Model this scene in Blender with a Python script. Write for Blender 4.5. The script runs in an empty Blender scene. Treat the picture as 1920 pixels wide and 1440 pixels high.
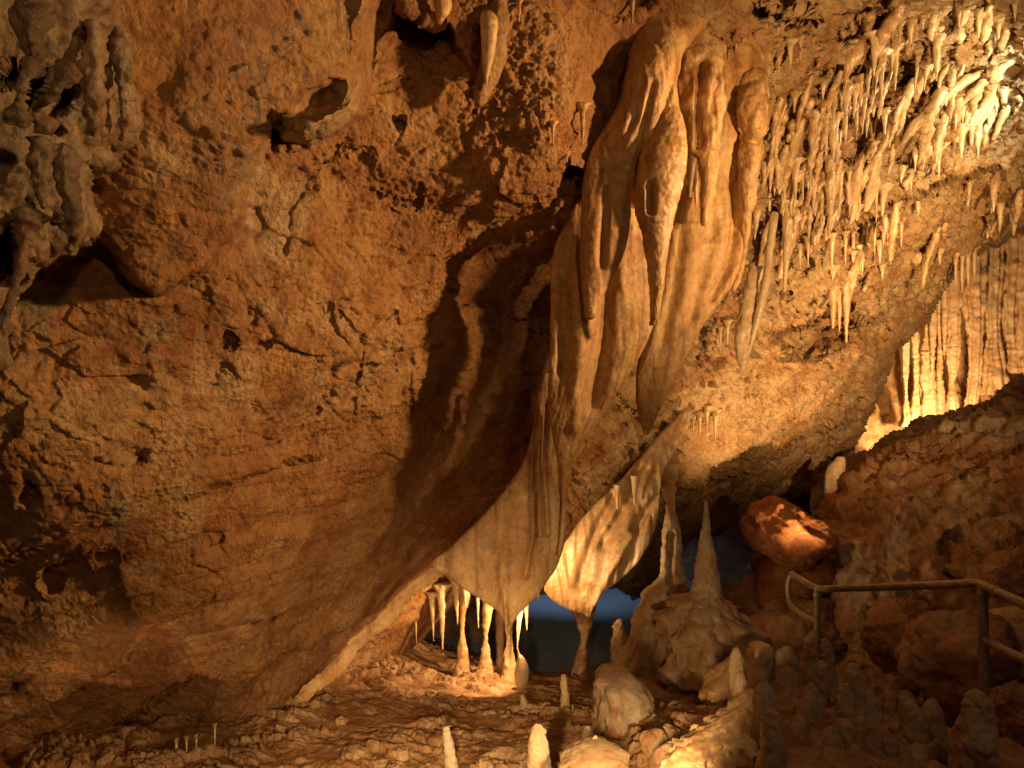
import bpy, math, random
import numpy as np

# ------------------------------------------------------------------ basics
scene = bpy.context.scene
COL = scene.collection
F = 1440.0                     # focal length in photo pixels (1920 wide)
CAMZ = 1.6


def W(px, py, d):
    """photo pixel + real distance in metres -> world point"""
    return ((px - 960.0) / F * d, d, CAMZ + (720.0 - py) / F * d)


# ------------------------------------------------------------------ noise
_rs = np.random.RandomState(11)
_perm = _rs.permutation(256).astype(np.int32)
_perm = np.concatenate([_perm, _perm, _perm])
_g = _rs.normal(size=(256, 3))
_g = (_g / np.linalg.norm(_g, axis=1, keepdims=True)).astype(np.float32)
_jit = _rs.rand(256, 3).astype(np.float32)
_val = _rs.rand(256).astype(np.float32)


def perlin(p):
    sh = p.shape[:-1]
    p = np.asarray(p, np.float32).reshape(-1, 3)
    out = np.empty(len(p), np.float32)
    for s in range(0, len(p), 150000):
        q = p[s:s + 150000]
        i = np.floor(q).astype(np.int32)
        f = q - i
        u = f * f * f * (f * (f * 6 - 15) + 10)
        i &= 255
        acc = np.zeros(len(q), np.float32)
        for dx in (0, 1):
            wx = u[:, 0] if dx else 1 - u[:, 0]
            hx = _perm[(i[:, 0] + dx) & 255]
            for dy in (0, 1):
                wy = u[:, 1] if dy else 1 - u[:, 1]
                hy = _perm[hx + ((i[:, 1] + dy) & 255)]
                for dz in (0, 1):
                    wz = u[:, 2] if dz else 1 - u[:, 2]
                    g = _g[_perm[hy + ((i[:, 2] + dz) & 255)]]
                    dot = g[:, 0] * (f[:, 0] - dx) + g[:, 1] * (f[:, 1] - dy) + g[:, 2] * (f[:, 2] - dz)
                    acc += wx * wy * wz * dot
        out[s:s + 150000] = acc * 1.6
    return out.reshape(sh)


def fbm(p, size, octs=4, gain=.5, mode=0, off=0.0):
    """size = feature size in metres. mode 0 plain, 1 billow, 2 ridged"""
    a, tot, n = 1.0, 0.0, 0.0
    q = p / size + off
    for k in range(octs):
        v = perlin(q + k * 17.3)
        if mode == 1:
            v = np.abs(v) * 2 - .6
        elif mode == 2:
            v = .6 - np.abs(v) * 2
        n = n + a * v
        tot += a
        a *= gain
        q = q * 2.03
    return n / tot


def worley(p, size, off=0.0):
    sh = p.shape[:-1]
    p = (np.asarray(p, np.float32) / size + off).reshape(-1, 3)
    F1 = np.full(len(p), 9., np.float32)
    F2 = np.full(len(p), 9., np.float32)
    ID = np.zeros(len(p), np.float32)
    i = np.floor(p).astype(np.int32)
    f = p - i
    for dx in (-1, 0, 1):
        hx = _perm[(i[:, 0] + dx) & 255]
        for dy in (-1, 0, 1):
            hy = _perm[hx + ((i[:, 1] + dy) & 255)]
            for dz in (-1, 0, 1):
                h = _perm[hy + ((i[:, 2] + dz) & 255)]
                j = _jit[h]
                r = (j[:, 0] + dx - f[:, 0]) ** 2 + (j[:, 1] + dy - f[:, 1]) ** 2 + (j[:, 2] + dz - f[:, 2]) ** 2
                closer = r < F1
                F2 = np.where(closer, F1, np.minimum(F2, r))
                ID = np.where(closer, _val[h], ID)
                F1 = np.where(closer, r, F1)
    return np.sqrt(F1).reshape(sh), np.sqrt(F2).reshape(sh), ID.reshape(sh)


def sstep(a, b, x):
    t = np.clip((x - a) / (b - a), 0, 1)
    return t * t * (3 - 2 * t)


def warp(p, size, amt, off=0.0):
    q = p / size + off
    return p + amt * np.stack([perlin(q), perlin(q + 31.7), perlin(q + 71.1)], -1)


# ------------------------------------------------------------------ thin plate spline
class TPS:
    def __init__(self, xy, v, s, reg=1e-4):
        self.c = np.asarray(xy, float) / s
        self.s = s
        n = len(self.c)
        K = self._k(self.c)
        K[np.arange(n), np.arange(n)] += reg
        P = np.hstack([np.ones((n, 1)), self.c])
        A = np.zeros((n + 3, n + 3))
        A[:n, :n] = K
        A[:n, n:] = P
        A[n:, :n] = P.T
        self.w = np.linalg.solve(A, np.concatenate([np.asarray(v, float), np.zeros(3)]))

    def _k(self, q):
        r2 = ((q[:, None, :] - self.c[None]) ** 2).sum(-1)
        return .5 * r2 * np.log(r2 + 1e-12)

    def __call__(self, x, y):
        sh = np.shape(x)
        q = np.stack([np.ravel(x), np.ravel(y)], -1) / self.s
        out = np.empty(len(q))
        n = len(self.c)
        for s in range(0, len(q), 60000):
            b = q[s:s + 60000]
            out[s:s + 60000] = self._k(b) @ self.w[:n] + self.w[n] + b @ self.w[n + 1:]
        return out.reshape(sh)


def polydist(x, y, pts, closed=False):
    """distance to a polyline, signed side (+ = right of travel in image coordinates), parameter 0..1"""
    best = np.full(x.shape, 1e9)
    side = np.zeros(x.shape)
    par = np.zeros(x.shape)
    pts = list(pts) + ([pts[0]] if closed else [])
    n = len(pts) - 1
    for k in range(n):
        (x0, y0), (x1, y1) = pts[k][:2], pts[k + 1][:2]
        dx, dy = x1 - x0, y1 - y0
        t = np.clip(((x - x0) * dx + (y - y0) * dy) / (dx * dx + dy * dy + 1e-9), 0, 1)
        r = np.hypot(x - x0 - t * dx, y - y0 - t * dy)
        m = r < best
        best = np.where(m, r, best)
        side = np.where(m, np.sign(dx * (y - y0) - dy * (x - x0)), side)
        par = np.where(m, (k + t) / n, par)
    return best, side, par


def inside(x, y, pts):
    c = np.zeros(x.shape, bool)
    n = len(pts)
    for k in range(n):
        (x0, y0), (x1, y1) = pts[k], pts[(k + 1) % n]
        if y0 == y1:
            continue
        c ^= ((y0 > y) != (y1 > y)) & (x < (x1 - x0) * (y - y0) / (y1 - y0) + x0)
    return c


# ------------------------------------------------------------------ mesh making
def tag(o, label=None, cat=None, group=None, kind=None):
    if label:
        o['label'] = label
    if cat:
        o['category'] = cat
    if group:
        o['group'] = group
    if kind:
        o['kind'] = kind
    return o


def mesh_obj(name, verts, faces, mat, attrs=None, origin=None, parent=None):
    """faces: (n,4) int array (triangles repeat nothing: use -1 in the last slot)"""
    verts = np.asarray(verts, np.float32).reshape(-1, 3)
    if origin is None:
        origin = (0, 0, 0)
    v = verts - np.asarray(origin, np.float32)
    me = bpy.data.meshes.new(name)
    faces = np.asarray(faces, np.int32)
    quad = faces[:, 3] >= 0
    tot = np.where(quad, 4, 3).astype(np.int32)
    loops = faces[np.stack([np.ones_like(quad), np.ones_like(quad), np.ones_like(quad), quad], 1)]
    me.vertices.add(len(v))
    me.vertices.foreach_set('co', v.ravel())
    me.loops.add(len(loops))
    me.loops.foreach_set('vertex_index', loops)
    me.polygons.add(len(faces))
    me.polygons.foreach_set('loop_start', np.concatenate([[0], np.cumsum(tot)[:-1]]).astype(np.int32))
    me.polygons.foreach_set('use_smooth', np.ones(len(faces), bool))
    me.update(calc_edges=True)
    me.validate()
    for k, a in (attrs or {}).items():
        at = me.attributes.new(k, 'FLOAT', 'POINT')
        at.data.foreach_set('value', np.asarray(a, np.float32).ravel())
    me.materials.append(mat)
    o = bpy.data.objects.new(name, me)
    COL.objects.link(o)
    o.location = origin
    if parent is not None:
        o.parent = parent
        o.location = np.asarray(origin) - np.asarray(parent.location)
    return o


def grid_faces(h, w, keep=None, wrap=False):
    i = np.arange(h - 1)[:, None] * w
    j = np.arange(w if wrap else w - 1)[None]
    a = i + j
    b = i + (j + 1) % w
    f = np.stack([a, b, b + w, a + w], -1).reshape(-1, 4)
    if keep is not None:
        f = f[keep.ravel()[f].all(1)]
    return f


def compact(verts, faces, attrs):
    used = np.zeros(len(verts), bool)
    used[faces.ravel()] = True
    idx = np.cumsum(used) - 1
    return verts[used], idx[faces], {k: np.ravel(a)[used] for k, a in attrs.items()}


def normals(P):
    du = np.gradient(P, axis=1)
    dv = np.gradient(P, axis=0)
    n = np.cross(dv, du)
    n /= np.linalg.norm(n, axis=-1, keepdims=True) + 1e-9
    # face the camera
    c = np.array([0, 0, CAMZ])
    s = np.sign(((c - P) * n).sum(-1, keepdims=True))
    return n * np.where(s == 0, 1, s)


def gblob(x, y, cx, cy, rx, ry, rot=0):
    c, s = math.cos(math.radians(rot)), math.sin(math.radians(rot))
    u = (x - cx) * c + (y - cy) * s
    v = -(x - cx) * s + (y - cy) * c
    return np.exp(-((u / rx) ** 2 + (v / ry) ** 2))


# ------------------------------------------------------------------ materials
def nd(nt, t, **kw):
    n = nt.nodes.new(t)
    for k, v in kw.items():
        setattr(n, k, v)
    return n


def rock_mat(name, cols, pale=(.54, .38, .20), red=(.24, .075, .022), grey=(.31, .25, .15), rough=.8, wet_rough=.22, bump=.5, scale=1.0, fine=90.0,
             sss=0.0, dist=.012, speck=.35, spec=.35, streak=0.0):
    """cols: dark, mid, light base colours"""
    m = bpy.data.materials.new(name)
    m.use_nodes = True
    nt = m.node_tree
    nt.nodes.clear()
    L = nt.links.new
    out = nd(nt, 'ShaderNodeOutputMaterial')
    bs = nd(nt, 'ShaderNodeBsdfPrincipled')
    L(bs.outputs[0], out.inputs[0])
    geo = nd(nt, 'ShaderNodeNewGeometry')
    pos = geo.outputs['Position']

    def noise(sc, det=6, rg=.6, dis=0.0):
        n = nd(nt, 'ShaderNodeTexNoise')
        n.inputs['Scale'].default_value = sc * scale
        n.inputs['Detail'].default_value = det
        n.inputs['Roughness'].default_value = rg
        n.inputs['Distortion'].default_value = dis
        L(pos, n.inputs['Vector'])
        return n.outputs[0]

    def ramp(src, stops):
        r = nd(nt, 'ShaderNodeValToRGB')
        e = r.color_ramp.elements
        while len(e) < len(stops):
            e.new(.5)
        for el, (p, c) in zip(e, stops):
            el.position = p
            el.color = (*c, 1) if len(c) == 3 else c
        L(src, r.inputs[0])
        return r.outputs[0]

    def mix(fac, a, b, mode='MIX'):
        x = nd(nt, 'ShaderNodeMix', data_type='RGBA', blend_type=mode)
        for v, s in ((fac, 0), (a, 6), (b, 7)):
            if hasattr(v, 'is_output'):
                L(v, x.inputs[s])
            elif s == 0:
                x.inputs[0].default_value = v
            else:
                x.inputs[s].default_value = (*v, 1)
        return x.outputs[2]

    def math_(op, a, b=0.0, clamp=False):
        x = nd(nt, 'ShaderNodeMath', operation=op, use_clamp=clamp)
        for v, s in ((a, 0), (b, 1)):
            if hasattr(v, 'is_output'):
                L(v, x.inputs[s])
            else:
                x.inputs[s].default_value = v
        return x.outputs[0]

    def attr(n):
        a = nd(nt, 'ShaderNodeAttribute', attribute_name=n)
        return a.outputs['Fac']

    big = noise(1.7, 7, .62, .6)
    c = ramp(big, [(.32, cols[0]), (.5, cols[1]), (.68, cols[2])])
    med = noise(7, 8, .68, .4)
    c = mix(ramp(med, [(.52, (0, 0, 0)), (.66, (.75, .75, .75))]), c, red)
    pal = noise(5.3, 9, .7, 1.0)
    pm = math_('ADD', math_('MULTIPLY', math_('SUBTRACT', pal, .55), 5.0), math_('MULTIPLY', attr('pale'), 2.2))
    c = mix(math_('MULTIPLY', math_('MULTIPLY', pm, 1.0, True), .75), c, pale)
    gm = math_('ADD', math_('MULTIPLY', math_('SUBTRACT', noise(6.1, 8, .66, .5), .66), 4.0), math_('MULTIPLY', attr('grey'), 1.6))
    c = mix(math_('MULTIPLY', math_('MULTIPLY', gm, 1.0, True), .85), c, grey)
    # small dark and light flecks
    fl = noise(45, 5, .7)
    c = mix(speck, c, ramp(fl, [(.3, (.35, .35, .35)), (.5, (.95, .95, .95)), (.72, (1.25, 1.22, 1.15))]), 'MULTIPLY')
    fl2 = noise(14, 8, .72, .8)
    c = mix(speck, c, ramp(fl2, [(.33, (.42, .38, .34)), (.5, (1, 1, 1)), (.7, (1.2, 1.18, 1.12))]), 'MULTIPLY')
    if streak:
        mp = nd(nt, 'ShaderNodeMapping')
        mp.inputs['Scale'].default_value = (1, 1, .07)
        L(pos, mp.inputs['Vector'])
        sn_ = nd(nt, 'ShaderNodeTexNoise')
        sn_.inputs['Scale'].default_value = 16
        sn_.inputs['Detail'].default_value = 7
        sn_.inputs['Roughness'].default_value = .65
        sn_.inputs['Distortion'].default_value = .4
        L(mp.outputs[0], sn_.inputs['Vector'])
        c = mix(streak, c, ramp(sn_.outputs[0], [(.34, (.45, .33, .22)), (.48, (.95, .92, .88)), (.6, (1.1, 1.08, 1.02)), (.7, (1.3, 1.3, 1.28))]), 'MULTIPLY')
    L(c, bs.inputs['Base Color'])
    wet = attr('wet')
    rr = math_('ADD', math_('MULTIPLY', wet, wet_rough - rough), rough)
    rr = math_('ADD', rr, math_('MULTIPLY', math_('SUBTRACT', fl2, .5), .35), True)
    L(rr, bs.inputs['Roughness'])
    sp = bs.inputs.get('Specular IOR Level')
    L(math_('ADD', math_('MULTIPLY', wet, .5), spec), sp)
    if sss:
        bs.inputs['Subsurface Weight'].default_value = sss
        bs.inputs['Subsurface Radius'].default_value = (1.0, .42, .15)
        bs.inputs['Subsurface Scale'].default_value = .05
    # bump: grit + pores
    g1 = noise(fine, 6, .7)
    g2 = noise(fine * .3, 7, .7, .5)
    vo = nd(nt, 'ShaderNodeTexVoronoi')
    vo.inputs['Scale'].default_value = fine * .55
    L(pos, vo.inputs['Vector'])
    pore = math_('MULTIPLY', math_('SUBTRACT', math_('MULTIPLY', vo.outputs[0], 2.2), .5, True), 1.0, True)
    h = math_('ADD', math_('MULTIPLY', g1, .35), math_('MULTIPLY', g2, 1.0))
    h = math_('ADD', h, math_('MULTIPLY', math_('MULTIPLY', pore, ramp(noise(4.5, 4, .6), [(.45, (0, 0, 0)), (.6, (1, 1, 1))])), .3))
    b = nd(nt, 'ShaderNodeBump')
    b.inputs['Strength'].default_value = bump
    b.inputs['Distance'].default_value = dist
    L(h, b.inputs['Height'])
    L(b.outputs[0], bs.inputs['Normal'])
    return m


M_WALL = rock_mat('ochre_cave_rock', [(.24, .095, .03), (.42, .205, .075), (.54, .32, .14)], bump=1.0, dist=.03, speck=.5)
M_SLAB = rock_mat('pitted_cave_rock', [(.30, .15, .055), (.44, .25, .11), (.55, .36, .18)], bump=1.0, dist=.035, fine=60, speck=.5)
M_FLOW = rock_mat('cream_flowstone', [(.40, .21, .075), (.52, .30, .12), (.58, .37, .17)], pale=(.6, .44, .24), red=(.32, .14, .05), rough=.68, bump=.6, dist=.010, fine=70,
                  sss=.0, speck=.5, spec=.35, streak=.85)
M_RED = rock_mat('red_clay_rock', [(.22, .07, .03), (.34, .13, .05), (.42, .20, .09)], bump=.9, dist=.025, fine=50)
M_NEAR = rock_mat('grey_brown_flowstone', [(.17, .10, .05), (.25, .16, .085), (.32, .23, .13)], pale=(.4, .31, .19), red=(.26, .10, .04), grey=(.24, .20, .13), rough=.5, bump=.9, dist=.012, fine=70, speck=.7, spec=.4, streak=.7)
M_DRIP = rock_mat('dripstone', [(.40, .23, .10), (.52, .33, .16), (.6, .42, .23)], pale=(.68, .53, .32), red=(.36, .17, .06), rough=.45, bump=.45, dist=.008, fine=80, speck=.4, spec=.5, streak=.5)
M_MUD = rock_mat('cave_mud', [(.20, .085, .03), (.32, .155, .06), (.45, .26, .12)], bump=.8, dist=.02, fine=80, rough=.6, spec=.4)
M_DARK = rock_mat('gloom_toned_far_rock', [(.10, .065, .045), (.15, .10, .07), (.2, .14, .1)], bump=.6, dist=.03, fine=40)  # far rock coloured extra dark to stand in for unlit gloom
M_BOULD = rock_mat('boulder_rock', [(.24, .12, .055), (.34, .19, .095), (.42, .27, .15)], pale=(.6, .5, .36), bump=.7, dist=.02, fine=60)
M_STAG = rock_mat('muddy_stalagmite', [(.30, .18, .085), (.40, .26, .13), (.46, .33, .19)], pale=(.5, .42, .3), bump=.5, dist=.01, fine=90, rough=.7)
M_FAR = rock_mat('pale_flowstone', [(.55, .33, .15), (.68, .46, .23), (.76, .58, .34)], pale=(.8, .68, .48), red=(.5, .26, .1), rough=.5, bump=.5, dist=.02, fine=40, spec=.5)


def metal_mat():
    m = bpy.data.materials.new('painted_pipe')
    m.use_nodes = True
    nt = m.node_tree
    bs = nt.nodes['Principled BSDF']
    n = nt.nodes.new('ShaderNodeTexNoise')
    n.inputs['Scale'].default_value = 25
    n.inputs['Detail'].default_value = 8
    r = nt.nodes.new('ShaderNodeValToRGB')
    r.color_ramp.elements[0].position = .35
    r.color_ramp.elements[0].color = (.16, .10, .055, 1)
    r.color_ramp.elements[1].position = .6
    r.color_ramp.elements[1].color = (.36, .30, .20, 1)
    nt.links.new(n.outputs[0], r.inputs[0])
    nt.links.new(r.outputs[0], bs.inputs['Base Color'])
    bs.inputs['Roughness'].default_value = .42
    bs.inputs['Metallic'].default_value = .25
    b = nt.nodes.new('ShaderNodeBump')
    b.inputs['Strength'].default_value = .25
    b.inputs['Distance'].default_value = .003
    nt.links.new(n.outputs[0], b.inputs['Height'])
    nt.links.new(b.outputs[0], bs.inputs['Normal'])
    return m


M_PIPE = metal_mat()


def water_mat():
    m = bpy.data.materials.new('pool_water')
    m.use_nodes = True
    nt = m.node_tree
    bs = nt.nodes['Principled BSDF']
    bs.inputs['Base Color'].default_value = (.19, .26, .33, 1)
    bs.inputs['Roughness'].default_value = .14
    bs.inputs['Specular IOR Level'].default_value = .35
    n = nt.nodes.new('ShaderNodeTexNoise')
    n.inputs['Scale'].default_value = 3
    n.inputs['Detail'].default_value = 5
    b = nt.nodes.new('ShaderNodeBump')
    b.inputs['Strength'].default_value = .5
    b.inputs['Distance'].default_value = .05
    nt.links.new(n.outputs[0], b.inputs['Height'])
    nt.links.new(b.outputs[0], bs.inputs['Normal'])
    return m


# ------------------------------------------------------------------ the big rock sheets
def pix_grid(x0, x1, y0, y1, st):
    xs = np.arange(x0, x1 + st, st, dtype=float)
    ys = np.arange(y0, y1 + st, st, dtype=float)
    return np.meshgrid(xs, ys)


def unproj(X, Y, D):
    return np.stack([(X - 960) / F * D, D, CAMZ + (720 - Y) / F * D], -1)


def lipped(X, Y, D, poly, wpx, r, jit=10.0, seed=0.0):
    """keep the inside of an outline; the rim rolls backwards like the lip of a ledge"""
    q = np.stack([X / 70., Y / 70., np.full(X.shape, seed)], -1)
    q2 = np.stack([X / 19., Y / 19., np.full(X.shape, seed + 5)], -1)
    Xj = X + jit * perlin(q) + jit * .4 * perlin(q2)
    Yj = Y + jit * perlin(q + 9.1) + jit * .4 * perlin(q2 + 9.1)
    dist, _, _ = polydist(Xj, Yj, poly, True)
    ins = inside(Xj, Yj, poly)
    sd = np.where(ins, dist, -dist)
    t = np.clip(1 - sd / wpx, 0, 1)
    D2 = D + r * (1 - np.sqrt(np.clip(1 - t * t, 0, 1)))
    # outside: keep falling away for a short skirt so that the rim has a back
    out = np.clip(-sd / wpx, 0, 1)
    D2 = D2 + np.where(sd < 0, r * 1.6 * out, 0)
    return D2, sd > -wpx * .55, sd


CRACKS = [([(618, 575), (625, 610), (655, 650), (672, 690), (668, 745), (663, 800)], 5, .035),
          ([(640, 590), (668, 625), (678, 650), (672, 700)], 4, .025),
          ([(680, 628), (705, 600), (742, 590), (750, 615), (790, 605), (815, 590)], 5, .04),
          ([(732, 620), (736, 660), (746, 700)], 3.5, .025),
          ([(808, 625), (775, 660), (768, 710), (778, 770)], 4.5, .035),
          ([(752, 640), (746, 668)], 3.5, .02),
          ([(535, 470), (545, 395), (570, 350), (585, 320)], 6, .04),
          ([(840, 480), (900, 450), (1000, 430)], 6, .02),
          ([(600, 770), (560, 800), (470, 850)], 4, .02),
          ([(180, 860), (235, 880), (270, 860)], 5, .03),
          ([(20, 800), (60, 835), (85, 820)], 5, .03),
          ([(1240, 940), (1340, 920), (1420, 900), (1480, 870)], 6, .04),
          ([(1270, 900), (1360, 880), (1440, 860)], 5, .03),
          ([(300, 300), (302, 385)], 5, .04), ([(240, 300), (300, 385)], 5, .03),
          ([(690, 360), (780, 390), (790, 350)], 5, .03), ([(655, 285), (690, 300)], 4, .03),
          ([(700, 170), (760, 150), (830, 160)], 4, .02), ([(870, 300), (880, 230), (935, 210)], 5, .025),
          ]
# ledge edges: the side to the right of travel (below, when drawn from right to left in the picture) is set back by h, fading over L
STEPS = [([(675, 800), (600, 848), (480, 880), (390, 915), (350, 950)], .035, 5, 110),
         ([(850, 880), (760, 940), (700, 960), (640, 1000), (520, 1030)], .02, 6, 90),
         ([(120, 985), (60, 1040), (0, 1070), (-150, 1130)], .03, 8, 90),
         ([(220, 1030), (150, 1050), (60, 1090)], .03, 8, 100),
         ([(420, 1090), (330, 1130), (280, 1160), (230, 1250), (130, 1300)], .05, 8, 130),
         ([(650, 1110), (600, 1140), (520, 1160), (420, 1165), (340, 1180)], .05, 6, 90),
         ([(800, 1020), (720, 1085), (640, 1170), (560, 1220), (480, 1270), (430, 1280)], .07, 7, 120),
         ([(430, 1280), (360, 1275), (310, 1310), (260, 1350), (170, 1395)], .16, 7, 120),
         ([(280, 1285), (160, 1290), (60, 1330), (-60, 1370)], .06, 8, 120),
         ([(1085, 385), (1040, 420), (990, 440), (900, 460), (850, 495), (838, 560), (836, 640)], .40, 10, 190),
         ([(700, 270), (640, 300), (590, 320)], .04, 6, 60),
         ([(1930, 318), (1850, 320), (1780, 335), (1700, 372), (1640, 408), (1580, 425), (1520, 470)], .42, 10, 170),
         ([(1930, 440), (1840, 480), (1790, 520)], .1, 9, 200),
         ([(1700, 440), (1600, 520), (1540, 560)], .12, 12, 150),
         ([(1690, 590), (1630, 600), (1545, 585), (1470, 630), (1460, 680)], .42, 8, 55),
         ([(1620, 795), (1560, 800), (1490, 815)], .14, 10, 70),
         ([(1560, 45), (1480, 30), (1400, 10)], .22, 6, 30),
         ([(1660, 10), (1600, 55), (1555, 75)], .25, 6, 35),
         ([(845, 40), (820, 55), (770, 30), (740, 15)], .35, 5, 45),
         ([(1100, 320), (1060, 310)], .2, 5, 50),
         ]
PITS = [(1512, 618, 46, 30, -22, .55), (1562, 600, 20, 40, 10, .2), (428, 640, 9, 9, 0, .06), (490, 645, 9, 8, 30, .05), (470, 600, 9, 12, 0, .03), (265, 856, 13, 9, -20, .10), (50, 920, 10, 18, 0, .08), (752, 238, 5, 8, 0, .06), (100, 1106, 7, 6, 0, .05),
        (15, 1290, 24, 14, 20, .10), (410, 1020, 6, 5, 0, .04), (525, 240, 14, 26, 20, .2), (930, 745, 14, 9, 0, .04), (900, 740, 8, 14, -20, .04), (975, 750, 10, 10, 0, .05),
        (925, 795, 6, 9, 0, .03), (1375, 95, 10, 22, 0, .2), (1352, 85, 7, 14, 0, .2), (1300, 45, 22, 10, 0, .12), (1400, 110, 8, 30, 10, .15), (1190, 12, 26, 9, -20, .12),
        (1600, 60, 30, 12, -25, .18), (1595, 145, 34, 7, 8, .12), (1620, 265, 18, 24, 0, .18), (1560, 285, 10, 30, 0, .15), (1440, 400, 12, 30, 10, .12), (1420, 460, 12, 30, 10, .14),
        (1700, 130, 18, 26, 0, .2), (1790, 60, 22, 14, 20, .18), (1780, 95, 10, 22, 0, .18), (1862, 75, 12, 12, 0, .15), (1890, 70, 12, 12, 0, .15), (1900, 130, 13, 12, 0, .12),
        (1495, 300, 20, 40, 15, .10), (1540, 330, 12, 30, 10, .12), (1840, 200, 12, 16, 10, .10), (1870, 200, 10, 14, 0, .12), (1720, 310, 20, 10, -10, .1), (1460, 540, 9, 14, 0, .1),
        (1510, 490, 12, 22, 0, .1), (1575, 600, 9, 40, 0, .12)]

RIBS = [([(1545, 196), (1537, 235), (1528, 275), (1508, 318), (1468, 368)], 9, .3, 'smooth orange dripstone rib curving down left to a blunt end'),
        ([(1636, 262), (1612, 310), (1601, 360), (1595, 398)], 9, .3, 'brown dripstone rib right of the curving orange rib'),
        ([(1642, 288), (1634, 340), (1624, 394)], 14, .5, 'stout mottled dripstone rib ending above the dark ledge'),
        ([(1690, 190), (1672, 235), (1650, 286)], 10, .5, 'pale slanting dripstone rib above the stout mottled rib'),
        ([(1770, 165), (1743, 215), (1735, 250), (1732, 283)], 13, .7, 'stout pale dripstone rib with a bulging shoulder and blunt tip'),
        ([(1797, 186), (1790, 232), (1762, 284)], 10, .6, 'slanting tan dripstone rib right of the stout pale rib'),
        ([(1842, 136), (1789, 166), (1720, 232), (1692, 268)], 10, .7, 'longest oblique dripstone rib crossing the upper right ceiling'),
        ([(1860, 126), (1854, 182), (1824, 238)], 11, .6, 'curved pale dripstone rib near the right border'),
        ([(1893, 118), (1840, 158), (1800, 200)], 9, .9, 'glistening white dripstone rib nearest the right border'),
        ([(1810, 20), (1786, 90), (1760, 150)], 10, .8, 'wet white dripstone rib descending from the top right hollow'),
        ([(1760, 80), (1730, 140), (1716, 190)], 9, .6, 'beaded pale dripstone rib below the small amber stalactites'),
        ([(1505, 225), (1490, 270), (1474, 320), (1462, 352)], 10, .2, 'rough reddish dripstone rib right of the knobbly pillar'),
        ([(1632, 30), (1620, 60), (1600, 105), (1580, 150)], 13, .1, 'dull reddish rib beside the dark cleft in the ceiling'),
        ([(1690, 10), (1672, 40), (1650, 80), (1636, 110)], 13, .2, 'lumpy amber rib hanging from the top edge'),
        ([(1500, 400), (1478, 460), (1462, 520)], 11, .3, 'tan rib above the large pale tapering stalactite'),
        ([(1450, 450), (1420, 520), (1402, 560)], 10, .4, 'mottled rib running down to the forked pale stalactite'),
        ([(1890, 200), (1875, 230), (1862, 262)], 8, .7, 'short white rib at the ceiling rim by the right border')]

S1C = [(-250, -250, 1.95), (-250, 400, 2.15), (-250, 900, 2.35), (-250, 1300, 2.9), (-250, 1500, 3.4),
       (0, 0, 2.1), (0, 400, 2.25), (0, 800, 2.3), (0, 1050, 2.5), (0, 1250, 2.8), (0, 1400, 3.2),
       (250, -250, 2.1), (250, 0, 2.2), (250, 400, 2.4), (250, 800, 2.5), (250, 1050, 2.7), (250, 1250, 3.05), (250, 1400, 3.5),
       (500, 0, 2.45), (500, 300, 2.65), (500, 600, 2.75), (500, 900, 3.0), (500, 1150, 3.3), (620, 850, 3.35), (640, 1000, 3.65), (500, 1300, 3.6), (520, 1420, 4.1),
       (750, -250, 2.6), (750, 0, 2.8), (750, 300, 3.0), (750, 600, 3.3), (750, 900, 3.95), (750, 1050, 4.35), (750, 1150, 4.7), (740, 1260, 5.4),
       (950, 0, 2.95), (950, 250, 3.05), (950, 390, 3.2), (950, 520, 4.2), (960, 800, 4.8), (940, 950, 5.0), (900, 1080, 5.6), (850, 700, 3.95),
       (1090, 150, 3.1), (1085, 300, 3.22), (1080, 400, 3.6), (1080, 600, 5.0), (1080, 850, 5.5), (1080, 950, 5.7),
       (1200, -250, 3.0), (1200, 0, 3.3), (1200, 150, 3.6), (1250, 400, 4.7), (1250, 700, 5.3), (1230, 900, 5.9), (1200, 1080, 6.7),
       (1400, 0, 3.65), (1400, 150, 3.95), (1400, 350, 4.8), (1420, 550, 5.4), (1400, 750, 5.9), (1380, 880, 6.6), (1330, 1000, 7.6),
       (1600, 0, 4.3), (1600, 200, 4.75), (1580, 380, 5.2), (1600, 550, 6.0), (1560, 700, 6.6), (1520, 830, 7.3), (1500, 930, 8.2),
       (1800, 0, 4.7), (1800, 200, 5.1), (1780, 320, 5.5), (1750, 520, 7.0), (1650, 700, 7.6), (1700, -250, 4.2),
       (1920, -100, 4.8), (1920, 0, 4.95), (1920, 200, 5.4), (1920, 320, 5.9), (1920, 420, 7.0), (2170, -250, 5.0), (2170, 100, 5.6), (2170, 320, 7.2)]
S1_POLY = [(-300, -300), (2300, -300), (2300, 255), (1920, 425), (1850, 455), (1790, 515), (1745, 590), (1690, 640), (1650, 720), (1622, 800), (1560, 880), (1470, 930), (1400, 968), (1340, 1000),
           (1290, 1010), (1262, 1060), (1215, 1105), (1185, 1120), (1150, 1095), (1085, 1090), (1035, 1105), (960, 1130), (885, 1108), (830, 1150), (780, 1198), (730, 1245), (670, 1295),
           (600, 1360), (560, 1600), (-300, 1600)]


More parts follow.
